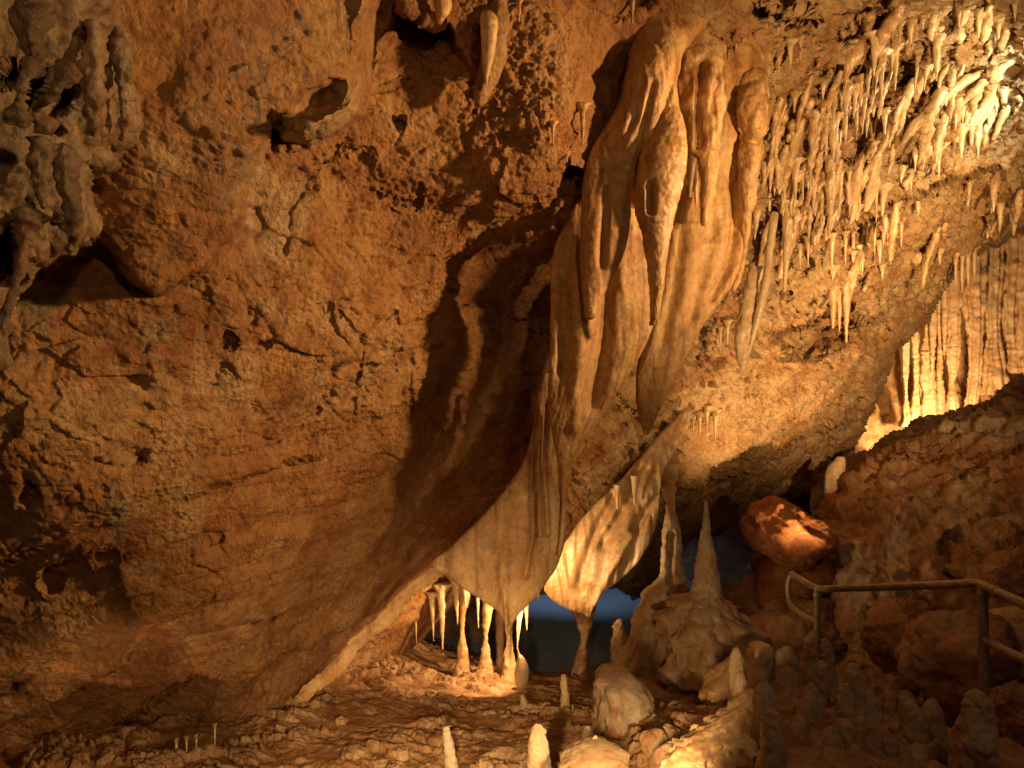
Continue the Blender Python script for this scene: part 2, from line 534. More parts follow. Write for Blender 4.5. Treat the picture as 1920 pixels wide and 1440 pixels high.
def build_main():
    st = 2.6
    X, Y = pix_grid(-250, 2170, -250, 1500, st)
    tps = TPS([(a, b) for a, b, _ in S1C], [c for *_, c in S1C], 500.)
    Xc, Yc = pix_grid(-260, 2200, -260, 1520, 26)
    Dc = tps(Xc, Yc)
    # bilinear up-sample of the smooth base
    u = (X - Xc[0, 0]) / 26
    v = (Y - Yc[0, 0]) / 26
    i, j = np.floor(v).astype(int), np.floor(u).astype(int)
    fv, fu = v - i, u - j
    fu, fv = fu * fu * (3 - 2 * fu) * .0 + fu, fv
    D = (Dc[i, j] * (1 - fu) + Dc[i, j + 1] * fu) * (1 - fv) + (Dc[i + 1, j] * (1 - fu) + Dc[i + 1, j + 1] * fu) * fv
    jx = 7 * perlin(np.stack([X / 60., Y / 60., np.zeros_like(X)], -1)) + 4 * perlin(np.stack([X / 17., Y / 17., np.ones_like(X)], -1))
    jy = 7 * perlin(np.stack([X / 60., Y / 60., np.ones_like(X) * 7], -1)) + 4 * perlin(np.stack([X / 17., Y / 17., np.ones_like(X) * 9], -1))
    XX, YY = X + jx, Y + jy
    for pts, h, w, Lf in STEPS:
        h = h * (1.35 if h < .1 else 1.0)
        r, s, t = polydist(XX, YY, pts)
        # image y grows downward: travelling right-to-left, "below" has negative cross
        sd = -s * r
        ends = sstep(0, .22, t) * sstep(0, .22, 1 - t)
        D = D + h * sstep(-w * .5, w, sd) * np.exp(-np.maximum(sd, 0) / Lf) * ends
        # slight swelling of the ledge above the edge
        D = D - h * .35 * np.exp(-(np.minimum(sd, 0) / (w * 4)) ** 2) * (sd < w) * ends
    for pts, w, h in CRACKS:
        r, s, t = polydist(XX, YY, pts)
        D = D + .7 * h * np.exp(-(r / (w * .75)) ** 2)
    for a in PITS:
        D = D + a[5] * np.clip(gblob(X + 2.4 * jx, Y + 2.4 * jy, a[0], a[1], a[2] * 1.25, a[3] * 1.25, a[4]) * 1.5, 0, 1)
    for p_, r_, *_ in RIBS:
        r, s, t = polydist(XX, YY, p_)
        D = D - .06 * np.exp(-(r / (r_ * 1.5)) ** 2) * (1 - .5 * t) + .05 * np.exp(-((r - r_ * 3.0) / (r_ * 1.2)) ** 2) * (r > r_)
    D, keep, sd = lipped(X, Y, D, S1_POLY, 16, .22, 12, 3.)
    P = unproj(X, Y, D)
    N = normals(unproj(X, Y, np.maximum(D, 0)))
    # softened normal so that displacement does not fold
    p = P
    pw = warp(p, .5, .10)
    right = sstep(1080, 1330, X + (Y - 500) * .25)      # the pitted slab
    ceil = right * sstep(560, 330, Y - (X - 1900) * -.25 * 0 + 0) * sstep(1230, 1420, X)
    big = fbm(pw, .75, 3)
    med = fbm(pw, .22, 4, .55, 1, 3.)
    facet = worley(warp(p * np.array([1, 1, 1.5]), .25, .06), .20)
    plate = (facet[2] - .5)
    lay = p + 0
    # bedding: tilted layers give long sloping ledges
    k = np.array([-.40, .20, .87])
    s = (p * k).sum(-1)
    bed = fbm(np.stack([s * 9, (p[..., 0] * .9 + s * .4) * 1.1, p[..., 1] * .9], -1), 1.0, 4, .55)
    roughm = sstep(.0, .28, fbm(p, .55, 3, .5, 0, 9.) + .30 * right + .25 * gblob(X, Y, 470, 640, 170, 190) - .15 * gblob(X, Y, 80, 900, 200, 320) - .2 * gblob(X, Y, 500, 980, 260, 120))
    gran = fbm(warp(p, .06, .012), .055, 4, .62, 1, 5.)
    fine = fbm(p, .022, 3, .6)
    pw2 = worley(warp(p, .12, .035), .115)
    pit = sstep(.42, .16, pw2[0]) * sstep(.0, .25, fbm(p, .4, 3, .5, 0, 21.) + .22)
    pw3 = worley(warp(p, .05, .012), .045)
    pit2 = sstep(.45, .2, pw3[0]) * roughm
    smooth = 1 - .6 * sstep(900, 650, X) * sstep(850, 1000, Y + X * .25)
    h = .07 * big + .032 * med * (1 - .2 * right) * smooth + .024 * plate * smooth + (.030 + .03 * sstep(850, 1050, Y + X * .3) * (1 - right)) * bed + (.005 + .022 * roughm + .024 * right) * gran * smooth + (.002 + .007 * roughm) * fine
    f2 = worley(warp(p * np.array([1, 1, 1.7]), .16, .06, 3.), .085, 2.)
    fm = sstep(-.1, .2, fbm(p, .5, 3, .5, 0, 77.))
    h = h + .014 * (f2[2] - .5) * fm * smooth - .010 * sstep(.07, .0, f2[1] - f2[0]) * sstep(.05, .3, fbm(p, .35, 3, .5, 0, 88.))
    h = h - .009 * sstep(.08, .0, facet[1] - facet[0]) * sstep(.0, .3, fbm(p, .6, 3, .5, 0, 93.))
    h = h - right * (1 - .6 * ceil) * .12 * pit - .010 * pit2 * (1 + right)
    h = h + .05 * right * fbm(pw, .35, 3, .5, 1, 40.)
    # hanging, fluted texture of the ceiling at upper right
    fl = np.stack([p[..., 0] * 1.0 + p[..., 2] * -.35, p[..., 1] * .8, p[..., 2] * .22], -1)
    h = h + ceil * .10 * fbm(warp(fl, .2, .05), .10, 3, .55, 1, 2.)
    # knobbly wet crust at upper left
    knob = worley(warp(p, .1, .02), .04)
    kn = np.clip(gblob(X, Y, 470, 230, 120, 190, 20) + gblob(X, Y, 100, 200, 160, 300), 0, 1)
    h = h + kn * .018 * (sstep(.75, .1, knob[0]))
    fade = sstep(-14, 40, sd)
    P = P + N * (h * (.6 + .4 * fade))[..., None]
    n2 = fbm(p, .3, 4, .6, 0, 50.)
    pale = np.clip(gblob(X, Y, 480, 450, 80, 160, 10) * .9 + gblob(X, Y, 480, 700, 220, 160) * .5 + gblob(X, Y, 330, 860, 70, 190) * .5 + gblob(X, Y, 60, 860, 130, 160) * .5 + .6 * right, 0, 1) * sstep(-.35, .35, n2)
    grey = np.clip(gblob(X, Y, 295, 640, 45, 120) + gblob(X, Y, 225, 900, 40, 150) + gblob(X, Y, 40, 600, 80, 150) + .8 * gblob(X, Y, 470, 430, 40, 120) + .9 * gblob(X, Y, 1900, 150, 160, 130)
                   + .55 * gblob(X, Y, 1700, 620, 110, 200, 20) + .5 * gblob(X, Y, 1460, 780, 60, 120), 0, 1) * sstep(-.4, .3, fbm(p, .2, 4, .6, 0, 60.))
    wet = np.clip(kn * 1.2 + .25 * ceil + .5 * gblob(X, Y, 1850, 120, 150, 160), 0, 1) * sstep(-.3, .3, fbm(p, .12, 3, .6, 0, 70.))
    faces = grid_faces(*X.shape, keep)
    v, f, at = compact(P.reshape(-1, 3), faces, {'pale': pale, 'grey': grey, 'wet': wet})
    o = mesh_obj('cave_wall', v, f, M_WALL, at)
    # the right part takes the pitted material
    o.data.materials.append(M_SLAB)
    ctr = right.ravel()[faces[:, 0]] + .35 * n2.ravel()[faces[:, 0]]
    o.data.polygons.foreach_set('material_index', (ctr > .5).astype(np.int32))
    tag(o, kind='structure')
    return P, X, Y, st


PM, XM, YM, STM = build_main()


def wall_d(px, py):
    """distance of the built rock face at a photo pixel"""
    j = int(np.clip((px - XM[0, 0]) / STM, 3, XM.shape[1] - 4))
    i = int(np.clip((py - YM[0, 0]) / STM, 3, XM.shape[0] - 4))
    return float(np.median(PM[i - 3:i + 4, j - 3:j + 4, 1]))


def sheet(name, ctrl, poly, rng, st, wpx, r, mat, hfun, jit=8., seed=1., attrs=None, kind='structure', **tg):
    X, Y = pix_grid(*rng, st)
    D = TPS([(a, b) for a, b, _ in ctrl], [c for *_, c in ctrl], 300.)(X, Y)
    if callable(attrs):
        at = attrs(X, Y)
    else:
        at = {}
    pits = at.pop('_pits', None)
    if pits is not None:
        D = D + pits
    D, keep, sd = lipped(X, Y, D, poly, wpx, r, jit, seed)
    P = unproj(X, Y, D)
    N = normals(P)
    P = P + N * (hfun(P, X, Y) * (.3 + .7 * sstep(-wpx * .5, wpx, sd)))[..., None]
    z = np.zeros(X.shape)
    a = {'pale': z, 'grey': z, 'wet': z}
    a.update(at)
    f = grid_faces(*X.shape, keep)
    v, f, a = compact(P.reshape(-1, 3), f, a)
    o = mesh_obj(name, v, f, mat, a)
    tag(o, kind=kind, **tg)
    return o, P


def rough_h(big=.05, med=.03, gran=.012, pit=.02, bs=.6, ms=.2, facet=.02):
    def f(P, X, Y):
        pw = warp(P, .4, .08)
        w = worley(warp(P, .2, .05), .18)
        g = fbm(pw, .06, 4, .6, 1, 8.)
        return big * fbm(pw, bs, 3) + med * fbm(pw, ms, 4, .55, 1, 4.) + gran * g + facet * (w[2] - .5) - pit * sstep(.4, .15, w[0])
    return f


# --- near overhangs at upper left
def near_left_attrs(X, Y):
    p = np.zeros(X.shape)
    for cx, cy, rx, ry, rot, dd in [(20, 140, 22, 16, -25, .5), (66, 165, 16, 34, 22, .5), (122, 180, 17, 24, 25, .45), (170, 350, 10, 26, 0, .3), (10, 470, 18, 45, 10, .5), (95, 410, 8, 9, 0, .1), (45, 375, 7, 6, 0, .08)]:
        p += dd * np.clip(gblob(X, Y, cx, cy, rx * 1.2, ry * 1.2, rot) * 1.8 - .3, 0, 1)
    return {'_pits': p, 'grey': np.clip(.1 + .6 * gblob(X, Y, 20, 300, 90, 110) + .5 * gblob(X, Y, 170, 230, 60, 240), 0, 1), 'wet': np.full(X.shape, .3), 'pale': np.zeros(X.shape)}


def knobs(P, X, Y):
    k = worley(warp(P, .06, .014), .035)
    q = np.stack([P[..., 0], P[..., 1], P[..., 2] * .25], -1)
    return .035 * fbm(P, .3, 3) + .075 * fbm(warp(q, .15, .05), .15, 3, .5) + .016 * fbm(warp(P, .1, .03), .07, 2, .5) + .006 * sstep(.8, .1, k[0]) + .014 * fbm(warp(q * np.array([1, 1, .6]), .06, .015, 8.), .045, 3, .55, 2, 3.) + .003 * fbm(P, .018, 3, .6)


sheet('overhang', [(-250, -250, 1.3), (0, 0, 1.42), (200, 0, 1.6), (230, 150, 1.72), (0, 300, 1.5), (200, 320, 1.8), (100, 470, 1.75), (20, 600, 1.8), (-250, 700, 1.6), (300, -250, 1.6)],
      [(-300, -300), (300, -300), (228, 0), (212, 60), (222, 120), (252, 165), (240, 250), (212, 285), (205, 310), (172, 325), (168, 360), (186, 420), (150, 460), (110, 470), (60, 495), (35, 540), (22, 580), (0, 605), (-300, 700)],
      (-260, 330, -260, 720), 2.4, 44, .30, M_NEAR, knobs, 16., 21., near_left_attrs)


def ledge_attrs(X, Y):
    w = np.clip(1.1 * gblob(X, Y, 460, 200, 90, 170, 20) + .8 * gblob(X, Y, 590, 90, 70, 80) + .7 * gblob(X, Y, 680, 110, 25, 120), 0, 1)
    pit = .3 * np.clip(gblob(X, Y, 520, 240, 14, 26, 15) * 1.8 - .3, 0, 1) + .10 * np.clip(gblob(X, Y, 600, 185, 46, 24, -35) * 1.6 - .3, 0, 1)
    pit = pit - .16 * gblob(X, Y, 590, 232, 75, 17, -22) - .07 * gblob(X, Y, 685, 110, 14, 120)
    return {'_pits': pit, 'wet': w, 'grey': np.clip(.7 * gblob(X, Y, 440, 330, 60, 110, 20) + .4 * gblob(X, Y, 480, 150, 50, 80), 0, 1), 'pale': np.clip(gblob(X, Y, 590, 240, 80, 20, -22) + gblob(X, Y, 290, 290, 50, 60) * .6, 0, 1)}


def ledge_h(P, X, Y):
    k = worley(warp(P, .08, .02), .042)
    kn = np.clip(gblob(X, Y, 460, 200, 110, 190, 20) + .7 * gblob(X, Y, 600, 90, 60, 80), 0, 1)
    pw = warp(P, .4, .08)
    return .04 * fbm(pw, .5, 3) + .022 * fbm(pw, .15, 4, .55, 1, 6.) + .017 * kn * sstep(.85, .0, k[0]) + .006 * kn * fbm(warp(P, .06, .015), .05, 2, .5, 1, 9.) + .004 * fbm(P, .03, 3, .6)


sheet('rock_ledge', [(100, -250, 1.8), (300, 0, 1.95), (500, 0, 2.1), (680, 0, 2.25), (760, -250, 2.2), (680, 150, 2.35), (580, 250, 2.3), (480, 200, 2.12), (460, 350, 2.25), (300, 200, 2.0), (300, 400, 2.12), (380, 500, 2.35), (260, 560, 2.3),
                     (150, 300, 2.0), (100, 600, 2.25), (150, 0, 1.85)],
      [(60, -300), (760, -300), (704, 0), (690, 60), (683, 120), (690, 165), (672, 212), (630, 240), (580, 264), (530, 252), (505, 222), (498, 262), (490, 300), (466, 345), (458, 405), (420, 470), (392, 510), (330, 540), (285, 562), (240, 530),
       (200, 470), (150, 430), (60, 400)],
      (40, 780, -260, 620), 2.4, 26, .3, M_WALL, ledge_h, 8., 33., ledge_attrs)

# --- far walls
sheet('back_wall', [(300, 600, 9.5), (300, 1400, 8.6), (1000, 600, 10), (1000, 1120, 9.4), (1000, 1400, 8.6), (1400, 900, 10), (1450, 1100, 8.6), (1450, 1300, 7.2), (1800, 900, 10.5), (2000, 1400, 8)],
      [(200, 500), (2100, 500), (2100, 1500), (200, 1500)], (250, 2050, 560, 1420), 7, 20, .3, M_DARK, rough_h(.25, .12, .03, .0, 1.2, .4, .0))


def far_flow_h(P, X, Y):
    q = np.stack([P[..., 0], P[..., 1], P[..., 2] * .10], -1)
    band = sstep(880, 700, Y)
    return .10 * fbm(P, .9, 3) + .16 * band * fbm(warp(q, .4, .08), .28, 3, .5, 1, 2.) + .03 * fbm(P, .12, 3, .6, 1) + (1 - band) * .10 * fbm(P, .25, 4, .6, 1)


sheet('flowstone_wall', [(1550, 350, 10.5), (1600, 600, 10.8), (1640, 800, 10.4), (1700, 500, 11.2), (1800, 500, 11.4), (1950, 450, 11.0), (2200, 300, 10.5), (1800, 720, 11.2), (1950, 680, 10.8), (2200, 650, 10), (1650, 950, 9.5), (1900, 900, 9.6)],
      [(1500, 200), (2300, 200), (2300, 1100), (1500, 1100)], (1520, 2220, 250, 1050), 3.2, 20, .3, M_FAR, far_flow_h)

# --- the rock slope on the right
def slope_attrs(X, Y):
    st = np.zeros(X.shape)
    for cx, cy, rx, ry in [(1590, 1080, 16, 60), (1625, 1090, 14, 60), (1680, 1060, 18, 70), (1660, 1130, 10, 60), (1700, 1090, 9, 40), (1740, 1080, 14, 30), (1610, 1050, 14, 30), (1690, 1010, 12, 26)]:
        st += gblob(X, Y, cx, cy, rx, ry, -6)
    p = .35 * np.clip(gblob(X, Y, 1885, 1090, 36, 34) * 1.8 - .3, 0, 1) + .3 * np.clip(gblob(X, Y, 1755, 1185, 22, 20) * 1.8 - .3, 0, 1) + .12 * gblob(X, Y, 1560, 1150, 14, 60) + .15 * gblob(X, Y, 1780, 1060, 10, 40)
    p = p - .10 * gblob(X, Y, 1775, 1010, 28, 26)
    return {'_pits': p, 'pale': np.clip(st * .9 + .5 * gblob(X, Y, 1800, 960, 90, 60) + .6 * gblob(X, Y, 1850, 800, 130, 26), 0, 1), 'grey': np.clip(.8 * gblob(X, Y, 1790, 980, 110, 80), 0, 1)}


sheet('rock_slope', [(1545, 1000, 6.2), (1560, 1250, 5.7), (1640, 860, 6.9), (1640, 1000, 5.9), (1640, 1180, 5.5), (1750, 815, 7.4), (1760, 950, 6.0), (1760, 1100, 5.4), (1740, 1250, 5.2), (1900, 725, 8.2), (1900, 800, 7.0), (1900, 950, 5.7),
                     (1900, 1050, 5.1), (1900, 1200, 4.8), (1900, 1400, 4.6), (2200, 600, 8.0), (2200, 900, 5.6), (2200, 1300, 4.4), (1560, 1400, 5.5)],
      [(1548, 970), (1580, 900), (1612, 862), (1650, 835), (1700, 815), (1745, 795), (1800, 782), (1850, 755), (1925, 712), (2300, 560), (2300, 1500), (1530, 1500), (1535, 1220), (1545, 1100)],
      (1490, 2220, 540, 1460), 2.8, 26, .5, M_BOULD, rough_h(.14, .07, .016, .06, .5, .22, .09), 12., 5., slope_attrs)


# --- floor, as one height field
FLC = [(-2.1, 3.15, .11), (-1.13, 3.7, .0), (-.8, 5.2, -.25), (-.4, 5.6, -.42), (.1, 6.0, -.62), (-.55, 3.0, .08), (.08, 3.0, .08), (.1, 4.0, -.1), (.6, 4.6, -.27), (.55, 2.7, .2), (.74, 2.4, .36), (.92, 3.0, .36),
       (1.03, 2.5, .40), (1.25, 3.0, .36), (1.39, 2.7, .32), (1.63, 3.4, .14), (1.75, 2.6, .26), (1.95, 3.9, -.2), (1.5, 4.3, -.35), (1.0, 4.4, -.16), (.95, 3.8, .02), (1.6, 5.2, -.7), (2.6, 3.4, -.1), (3.5, 4.0, -.3), (3.2, 2.5, .2), (0, 1.5, .2),
       (-3, 2, .3), (-4, 4, .3), (1.2, 1.6, .3), (2.5, 1.5, .3), (-2, 6, .1), (-1.5, 7, -.3), (0.2, 6.6, -.85), (.8, 6.6, -.85), (.6, 8, -.9), (1.5, 7, -.8), (-1, 9, -.7), (3, 7, -.8), (5, 6, -.5), (3, 11, -.8), (-3, 10, 0), (1.1, 5.6, -.55), (6, 11, -.5), (.35, 5.2, -.42), (.4, 7.3, -.98), (1.3, 8, -1.05), (-.1, 7.5, -.98), (.4, 9.6, -1.1), (1.9, 9, -1.0)]


def build_floor():
    f = TPS([(a, b) for a, b, _ in FLC], [c for *_, c in FLC], 3.)
    cols = np.arange(-260, 2200, 2.8)
    rows = np.concatenate([np.linspace(1.7, 6.4, 620), np.linspace(6.42, 11.5, 110)])
    Xp, D = np.meshgrid(cols, rows)
    X = (Xp - 960) / F * D
    Z = f(X, D)
    P = np.stack([X, D, Z], -1)
    # wavy layered mud with chips lying in it
    ang = math.radians(-22)
    u = X * math.cos(ang) + D * math.sin(ang)
    v = -X * math.sin(ang) + D * math.cos(ang)
    q = np.stack([u * .55, v * 1.0, Z], -1)
    chips = worley(warp(q, .09, .035), .055)
    chips2 = worley(warp(q, .05, .02, 4.), .026, 3.)
    mound = sstep(.55, .85, X - (D - 2.6) * .05) * sstep(3.9, 3.4, D)
    cm = sstep(-.25, .15, fbm(P, .45, 3, .5, 0, 13.)) * (1 - mound)
    h = .05 * fbm(warp(P, .3, .06), .45, 4) + .022 * fbm(warp(q, .15, .05), .13, 4, .55, 1) + cm * (.034 * np.clip(chips[2] * 1.6 - .35, 0, 1) * sstep(.0, .10, chips[1] - chips[0]) + .015 * chips2[2] * sstep(0, .1, chips2[1] - chips2[0])) + .003 * fbm(P, .02, 3)
    h = h + mound * .04 * fbm(P, .14, 3, .5, 1)
    h = h - .03 * sstep(.25, .55, fbm(np.stack([u * .3, v, Z], -1), .2, 4, .55, 2, 30.)) * (1 - mound)
    P[..., 2] += h
    at = {'pale': .25 * cm * sstep(.3, .8, chips[2]) + .15, 'grey': np.zeros_like(X) + .25 * mound, 'wet': np.clip(.35 * sstep(0., .3, fbm(P, .5, 3, .5, 0, 44.)) * (1 - mound), 0, 1)}
    o = mesh_obj('cave_floor', P.reshape(-1, 3), grid_faces(*X.shape), M_MUD, {k: np.broadcast_to(a, X.shape) for k, a in at.items()})
    tag(o, kind='structure')
    return f


floor_z = build_floor()


def floor_px(px, py, lo=1.9, hi=8.):
    """where a view line through a pixel meets the smooth floor"""
    ds = np.linspace(lo, hi, 400)
    z = CAMZ + (720 - py) / F * ds
    g = floor_z((px - 960) / F * ds, ds)
    k = np.argmax(z < g)
    return float(ds[k]) if k > 0 else lo


def water():
    xs, ys = np.meshgrid(np.linspace(-.6, 2.0, 60), np.linspace(5.5, 9.3, 60))
    P = np.stack([xs, ys, np.full_like(xs, -.60)], -1)
    o = mesh_obj('water', P.reshape(-1, 3), grid_faces(60, 60), water_mat())
    tag(o, kind='structure')


water()


# ------------------------------------------------------------------ lofted formations
def crom(a, n):
    a = np.asarray(a, float)
    m = len(a)
    t = np.linspace(0, m - 1, n)
    i = np.clip(np.floor(t).astype(int), 0, m - 2)
    f = (t - i)[:, None]
    p0, p1, p2, p3 = a[np.maximum(i - 1, 0)], a[i], a[i + 1], a[np.minimum(i + 2, m - 1)]
    return .5 * (2 * p1 + (p2 - p0) * f + (2 * p0 - 5 * p1 + 4 * p2 - p3) * f * f + (3 * p1 - p0 - 3 * p2 + p3) * f ** 3)


def loft(name, secs, mat, seed=0., rows=None, seg=None, lump=.12, lsize=.12, grain=.003, gsize=.03, flute=0, famp=0., fold=0., fsize=.12, slope=0., grooves=(), rings=0., rsize=.02,
         wet=.2, pale=.2, grey=0., parent=None, origin=None, lit_edge=0., power=1.0, round_top=False, teeth=0.):
    """secs: (py, x_left, x_right, distance, half_depth or None). Horizontal closed sections, stacked"""
    S = []
    for py, xl, xr, d, b in secs:
        a = (xr - xl) / 2 / F * d
        S.append((py, (xl + xr) / 2, max((xr - xl) / 2, .1), d, b if b is not None else max(a * .85, .004)))
    S = np.array(S, float)
    hpx = np.abs(np.diff(S[:, 0])).sum()
    wpx = S[:, 2].max() * 2
    rows = rows or int(np.clip(hpx / 3.2, 14, 190))
    seg = seg or int(np.clip(wpx * 2.6 / 3.2, 14, 190))
    R = crom(S, rows)
    R[:, 2] = np.maximum(R[:, 2], .2)
    R[:, 4] = np.maximum(R[:, 4], .002)
    th = np.linspace(0, 2 * np.pi, seg, endpoint=False)
    ct, sn = np.cos(th), np.sin(th)
    if power != 1.0:
        ct = np.sign(ct) * np.abs(ct) ** power
        sn = np.sign(sn) * np.abs(sn) ** power
    py = R[:, 0][:, None] + 0 * ct[None]
    px = R[:, 1][:, None] + R[:, 2][:, None] * ct[None]
    d0 = R[:, 3][:, None]
    x = (px - 960) / F * d0
    z = CAMZ + (720 - py) / F * d0
    y = d0 + R[:, 4][:, None] * sn[None]
    cx = ((R[:, 1] - 960) / F * R[:, 3])[:, None]
    y = y + slope * (x - cx)
    P = np.stack([x, y, z], -1)
    so = seed * 13.7
    rad = (R[:, 2] / F * R[:, 3])[:, None]
    n = np.stack([ct[None] * np.ones_like(rad), sn[None] * np.ones_like(rad), np.zeros(P.shape[:2])], -1)
    rmin = np.minimum(rad, R[:, 4][:, None])
    hh = lump * np.minimum(rmin, .12) * fbm(P, lsize, 3, .55, 0, so) * 1.6 + grain * fbm(P, gsize, 3, .6, 1, so)
    if flute:
        hh = hh + famp * rmin * np.cos(flute * th[None] + 2.5 * fbm(P, .2, 2, .5, 0, so))
    if rings:
        hh = hh + rings * fbm(np.stack([P[..., 0] * .3, P[..., 1] * .3, P[..., 2]], -1), rsize, 2, .5, 1, so)
    if teeth:
        hh = hh + teeth * np.clip(ct[None], 0, 1) ** 6 * (worley(P, .03, so)[2] - .3)
    P = P + n * hh[..., None]
    if fold:
        q = np.stack([P[..., 0] + .12 * perlin(P / .5 + so), np.zeros_like(x), P[..., 2] * .12], -1)
        amt = np.minimum(1, rad / .1)
        P[..., 1] += fold * amt * fbm(q, fsize, 3, .5, 1, so) + min(.006, fold * .2) * amt * fbm(q * np.array([1, 1, .6]), .032, 3, .6, 1, so + 3)
    for pts, w, h in grooves:
        r, s, t = polydist(px, py, pts)
        P[..., 1] += h * np.exp(-(r / w) ** 2) * np.where(sn[None] < 0, 1, .3)
    P = P.reshape(-1, 3)
    f = grid_faces(rows, seg, None, True)
    # caps
    c0, c1 = P[:seg].mean(0), P[-seg:].mean(0)
    nv = len(P)
    P = np.vstack([P, c0, c1])
    k = np.arange(seg)
    f = np.vstack([f, np.stack([np.full(seg, nv), (k + 1) % seg, k, np.full(seg, -1)], 1), np.stack([np.full(seg, nv + 1), (rows - 1) * seg + k, (rows - 1) * seg + (k + 1) % seg, np.full(seg, -1)], 1)])
    ep = np.concatenate([(lit_edge * np.clip(ct[None] * np.ones_like(rad), 0, 1) ** 5).ravel(), [0, 0]])  # right side coloured paler and glossier to imitate lamplight on the rim
    z1 = np.ones(len(P))
    if origin is None:
        base = c0 if c0[2] > c1[2] else c1
        origin = base if parent is None else base
    return mesh_obj(name, P, f, mat, {'pale': z1 * pale + ep, 'grey': z1 * grey, 'wet': np.clip(z1 * wet + ep * .6, 0, 1)}, origin, parent)


def tube(name, pts, radii, mat, seed=0., seg=14, per=6, lump=.15, lsize=.1, grain=.002, wet=.2, pale=.2, grey=0., parent=None, origin=None, flat=1.0):
    P0 = crom(np.hstack([np.asarray(pts, float), np.asarray(radii, float)[:, None]]), max(2, (len(pts) - 1) * per + 1))
    c, r = P0[:, :3], np.maximum(P0[:, 3], .0015)
    t = np.gradient(c, axis=0)
    t /= np.linalg.norm(t, axis=1, keepdims=True) + 1e-9
    up = np.array([0, 1., 0])
    a = np.cross(t, up)
    a /= np.linalg.norm(a, axis=1, keepdims=True) + 1e-9
    b = np.cross(t, a)
    th = np.linspace(0, 2 * np.pi, seg, endpoint=False)
    n = a[:, None] * np.cos(th)[None, :, None] + b[:, None] * np.sin(th)[None, :, None] * flat
    P = c[:, None] + n * r[:, None, None]
    if lump or grain:
        P = P + n * (lump * r[:, None] * fbm(P, lsize, 3, .55, 0, seed * 7.7) * 1.6 + grain * fbm(P, .025, 2, .6, 1, seed))[..., None]
    rows = len(c)
    P = P.reshape(-1, 3)
    nv = len(P)
    P = np.vstack([P, c[0] - t[0] * r[0] * .6, c[-1] + t[-1] * r[-1] * .6])
    k = np.arange(seg)
    f = np.vstack([grid_faces(rows, seg, None, True), np.stack([np.full(seg, nv), (k + 1) % seg, k, np.full(seg, -1)], 1), np.stack([np.full(seg, nv + 1), (rows - 1) * seg + k, (rows - 1) * seg + (k + 1) % seg, np.full(seg, -1)], 1)])
    z1 = np.ones(len(P))
    if origin is None:
        origin = c[0]
    return mesh_obj(name, P, f, mat, {'pale': z1 * pale, 'grey': z1 * grey, 'wet': z1 * wet}, origin, parent)


def boulder(name, px, py, d, rx, ry, rz, mat, seed, amp=.18, facet=.25, rot=0., pale=.1, wet=0., grey=0., res=70, grain=.008):
    u = np.linspace(0, 2 * np.pi, res, endpoint=False)
    v = np.linspace(.02, np.pi - .02, int(res * .6))
    U, V = np.meshgrid(u, v)
    n = np.stack([np.cos(U) * np.sin(V), np.sin(U) * np.sin(V), np.cos(V)], -1)
    w = worley(n * 1.0 + seed * 3.1, .8)
    r = 1 + amp * fbm(n + seed * 5.3, .8, 4, .55) + facet * (w[0] - .5)
    q = n * r[..., None] * np.array([rx, ry, rz])
    c = np.array(W(px, py, d))
    cr, sr = math.cos(rot), math.sin(rot)
    q = np.stack([q[..., 0] * cr + q[..., 2] * sr, q[..., 1], -q[..., 0] * sr + q[..., 2] * cr], -1)
    P = c + q
    P = P + n * (grain * fbm(P, .05, 4, .6, 1, seed) + .006 * fbm(P, .02, 2))[..., None]
    P = P.reshape(-1, 3)
    nv = len(P)
    rows = len(v)
    P = np.vstack([P, P[:res].mean(0), P[-res:].mean(0)])
    k = np.arange(res)
    f = np.vstack([grid_faces(rows, res, None, True), np.stack([np.full(res, nv), (k + 1) % res, k, np.full(res, -1)], 1), np.stack([np.full(res, nv + 1), (rows - 1) * res + k, (rows - 1) * res + (k + 1) % res, np.full(res, -1)], 1)])
    z1 = np.ones(len(P))
    return mesh_obj(name, P, f, mat, {'pale': z1 * pale, 'grey': z1 * grey, 'wet': z1 * wet}, (c[0], c[1], P[:, 2].min()))


def empty(name, loc, label, cat, group=None):
    o = bpy.data.objects.new(name, None)
    COL.objects.link(o)
    o.location = loc
    o.empty_display_size = .1
    return tag(o, label, cat, group)




# ================================================================== draperies in the middle
DK = .91


def near(secs, k=DK):
    return [(s[0], s[1], s[2], s[3] * k, s[4]) for s in secs]


dr = empty('drapery', W(1180, 60, 3.45), 'largest smooth orange flowstone curtain, forking into rounded lobes below the ceiling', 'drapery', 'flowstone curtains')
loft('body', near([(15, 1140, 1345, 4.02, .12), (55, 1165, 1315, 3.90, .13), (105, 1178, 1280, 3.76, .14), (160, 1168, 1268, 3.68, .15), (200, 1160, 1272, 3.68, .15), (250, 1128, 1284, 3.70, .15), (295, 1100, 1287, 3.72, .14), (330, 1096, 1284, 3.74, .13),
               (360, 1100, 1272, 3.78, .10), (385, 1130, 1250, 3.84, .06)]), M_FLOW, 1., lump=.08, lsize=.2, fold=.025, fsize=.16, parent=dr, pale=.15, wet=.35,
     grooves=[([(1192, 175), (1182, 240), (1150, 300), (1120, 335)], 6, .022), ([(1215, 180), (1195, 260), (1188, 330)], 6, .03), ([(1245, 190), (1222, 270), (1205, 330), (1215, 370)], 6, .02), ([(1262, 120), (1250, 180)], 6, .02),
              ([(1165, 150), (1140, 240), (1110, 300)], 6, .02)])
